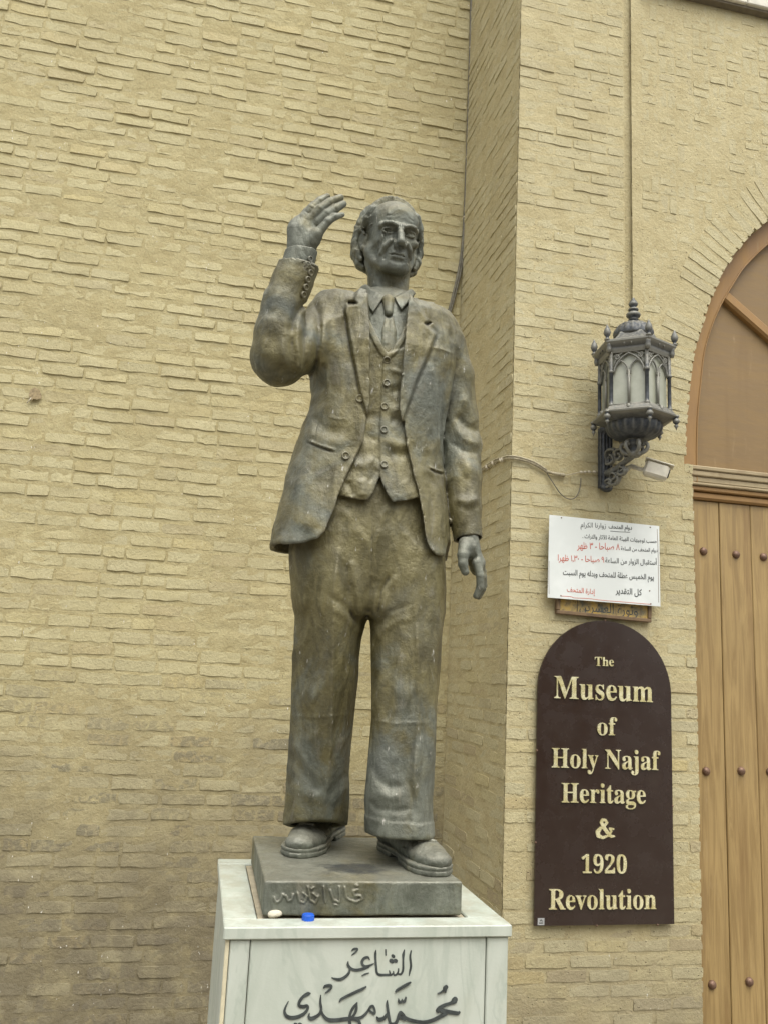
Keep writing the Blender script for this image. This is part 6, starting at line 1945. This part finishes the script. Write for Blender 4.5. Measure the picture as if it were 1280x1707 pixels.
# cable round the corner of the pier
def rx(u, v): return onX(u, v, WX - .014)
def fy(u, v, o=.016): return onY(u, v, YG - o)
p1 = [rx(797, 791), rx(806, 783), rx(816, 775), rx(828, 769), rx(838, 766), rx(845, 764.2), fy(850.5, 763.8, .018), fy(862, 765), fy(880, 769.5), fy(895, 776.5), fy(905, 782.5), fy(911, 787)]
p2 = [q + np.array([-.004, -.006, .010 + .002 * i % .004]) for i, q in enumerate(p1)]
p3 = [fy(908, 785), fy(918, 788), fy(930, 790.5), fy(940, 792)]
o = wall_cable('pier_cable', 'twisted pale cable rounding the edge of the brick pier', [(p1, .0085), (p2, .0060), (p3, [.009] * 8 + [.011] * 8)], M_CABLE_L)
for q in (rx(812, 778.5), rx(822, 772), rx(835, 767), rx(838, 766)):
    MB().lathe([(.014, -.006), (.0155, 0), (.014, .006)], n=10, M=Matrix.Translation(Vector(q)) @ Matrix.Rotation(1.1, 4, 'X')).build('wire_tie', M_TIE, o, True)
w = [fy(910, 787), fy(916, 797), fy(924, 809), fy(932, 821), fy(941, 829), (fy(950, 832)), fy(958, 829.5), fy(964, 820), fy(967, 808), fy(967.5, 797)]
wall_cable('loose_wire', 'thin loose wire hanging in a loop beside the wall lantern', [(w, .0032)], M_CABLE)
w = [fy(940, 792), fy(952, 790.5), fy(966, 787), fy(978, 786.5), fy(990, 787), fy(1000, 786.5), fy(1012, 783, .05), fy(1026, 776, .07)]
o = wall_cable('lantern_wire', 'thin wire with pale connectors leading to the lantern bracket', [(w, .0034)], M_CABLE_L)
for u, v in ((968, 787), (974, 787), (981, 786.6), (990, 786.8)):
    p = fy(u, v)
    MB().lathe([(.006, -.008), (.0085, -.003), (.0085, .003), (.006, .008)], n=8, M=Matrix.Translation(Vector(p)) @ Matrix.Rotation(math.pi / 2, 4, 'Y')).build('connector', M_TIE, o, True)
# dry leaf caught on the long wall
p = onY(58, 657, YL - .02)
m_ = mpp(p)
lf = empty('dry_leaf', tuple(float(q) for q in p), 'dry brown leaf stuck on the long brick wall', 'leaf')
ol = [(-9, 2), (-7, -7), (0, -11), (7, -8), (11, 0), (11, 6), (4, 9), (0, 8), (-3, 12), (-6, 8)]
V = [(0, 0)] + ol
V3 = [(p[0] + a_ * m_, YL - .018 - .008 * math.cos(a_ * .25) - .004 * math.sin(b_ * .5), p[2] - b_ * m_) for a_, b_ in V]
n = len(ol)
Vb = [(x, y + .003, z) for x, y, z in V3]
Fc = [(0, 1 + (i + 1) % n, 1 + i) for i in range(n)] + [(n + 1, n + 2 + i, n + 2 + (i + 1) % n) for i in range(n)] + [(1 + i, 1 + (i + 1) % n, n + 2 + (i + 1) % n, n + 2 + i) for i in range(n)]
M_LEAF = mat_plain('dry_leaf', (.30, .235, .13), .8, 0, .3, 60)
MB().add(V3 + Vb, Fc).build('blade', M_LEAF, lf)
MB().tube([(p[0] - 4 * m_, YL - .022, p[2] - 7 * m_), (p[0] - 6 * m_, YL - .024, p[2] - 11 * m_), (p[0] - 10 * m_, YL - .018, p[2] - 17 * m_)], .0035, 6).build('stalk', M_TIE, lf, True)
# ------------------------------------------------------------------ unseen house added behind the camera to block the low sky
house = empty('sky_block_house', (.5, -6.0, 0), 'added unseen plastered house across the lane, blocks the low sky', 'house')
M_PLASTER = mat_plain('plaster', (.36, .31, .22), .9, 0, .12, 3)
MB().box((-7, -7.0, 0), (8, -6.0, 6.2)).build('wall', M_PLASTER, house)
M_SHUT = mat_plain('shutter_wood', (.16, .10, .05), .6)
for zw in (1.0, 3.9):
    for xw in (-5, -2.2, .6, 3.4, 6.0):
        f = MB().box((xw - .5, -6.0, zw), (xw + .5, -5.96, zw + 1.4)).build('window', M_SHUT, house)
        MB().box((xw - .42, -5.96, zw + .08), (xw + .42, -5.952, zw + 1.32)).build('pane', M_DARK, f)
MB().box((-7.1, -7.05, 6.2), (8.1, -5.9, 6.35)).build('parapet', M_PLASTER, house)
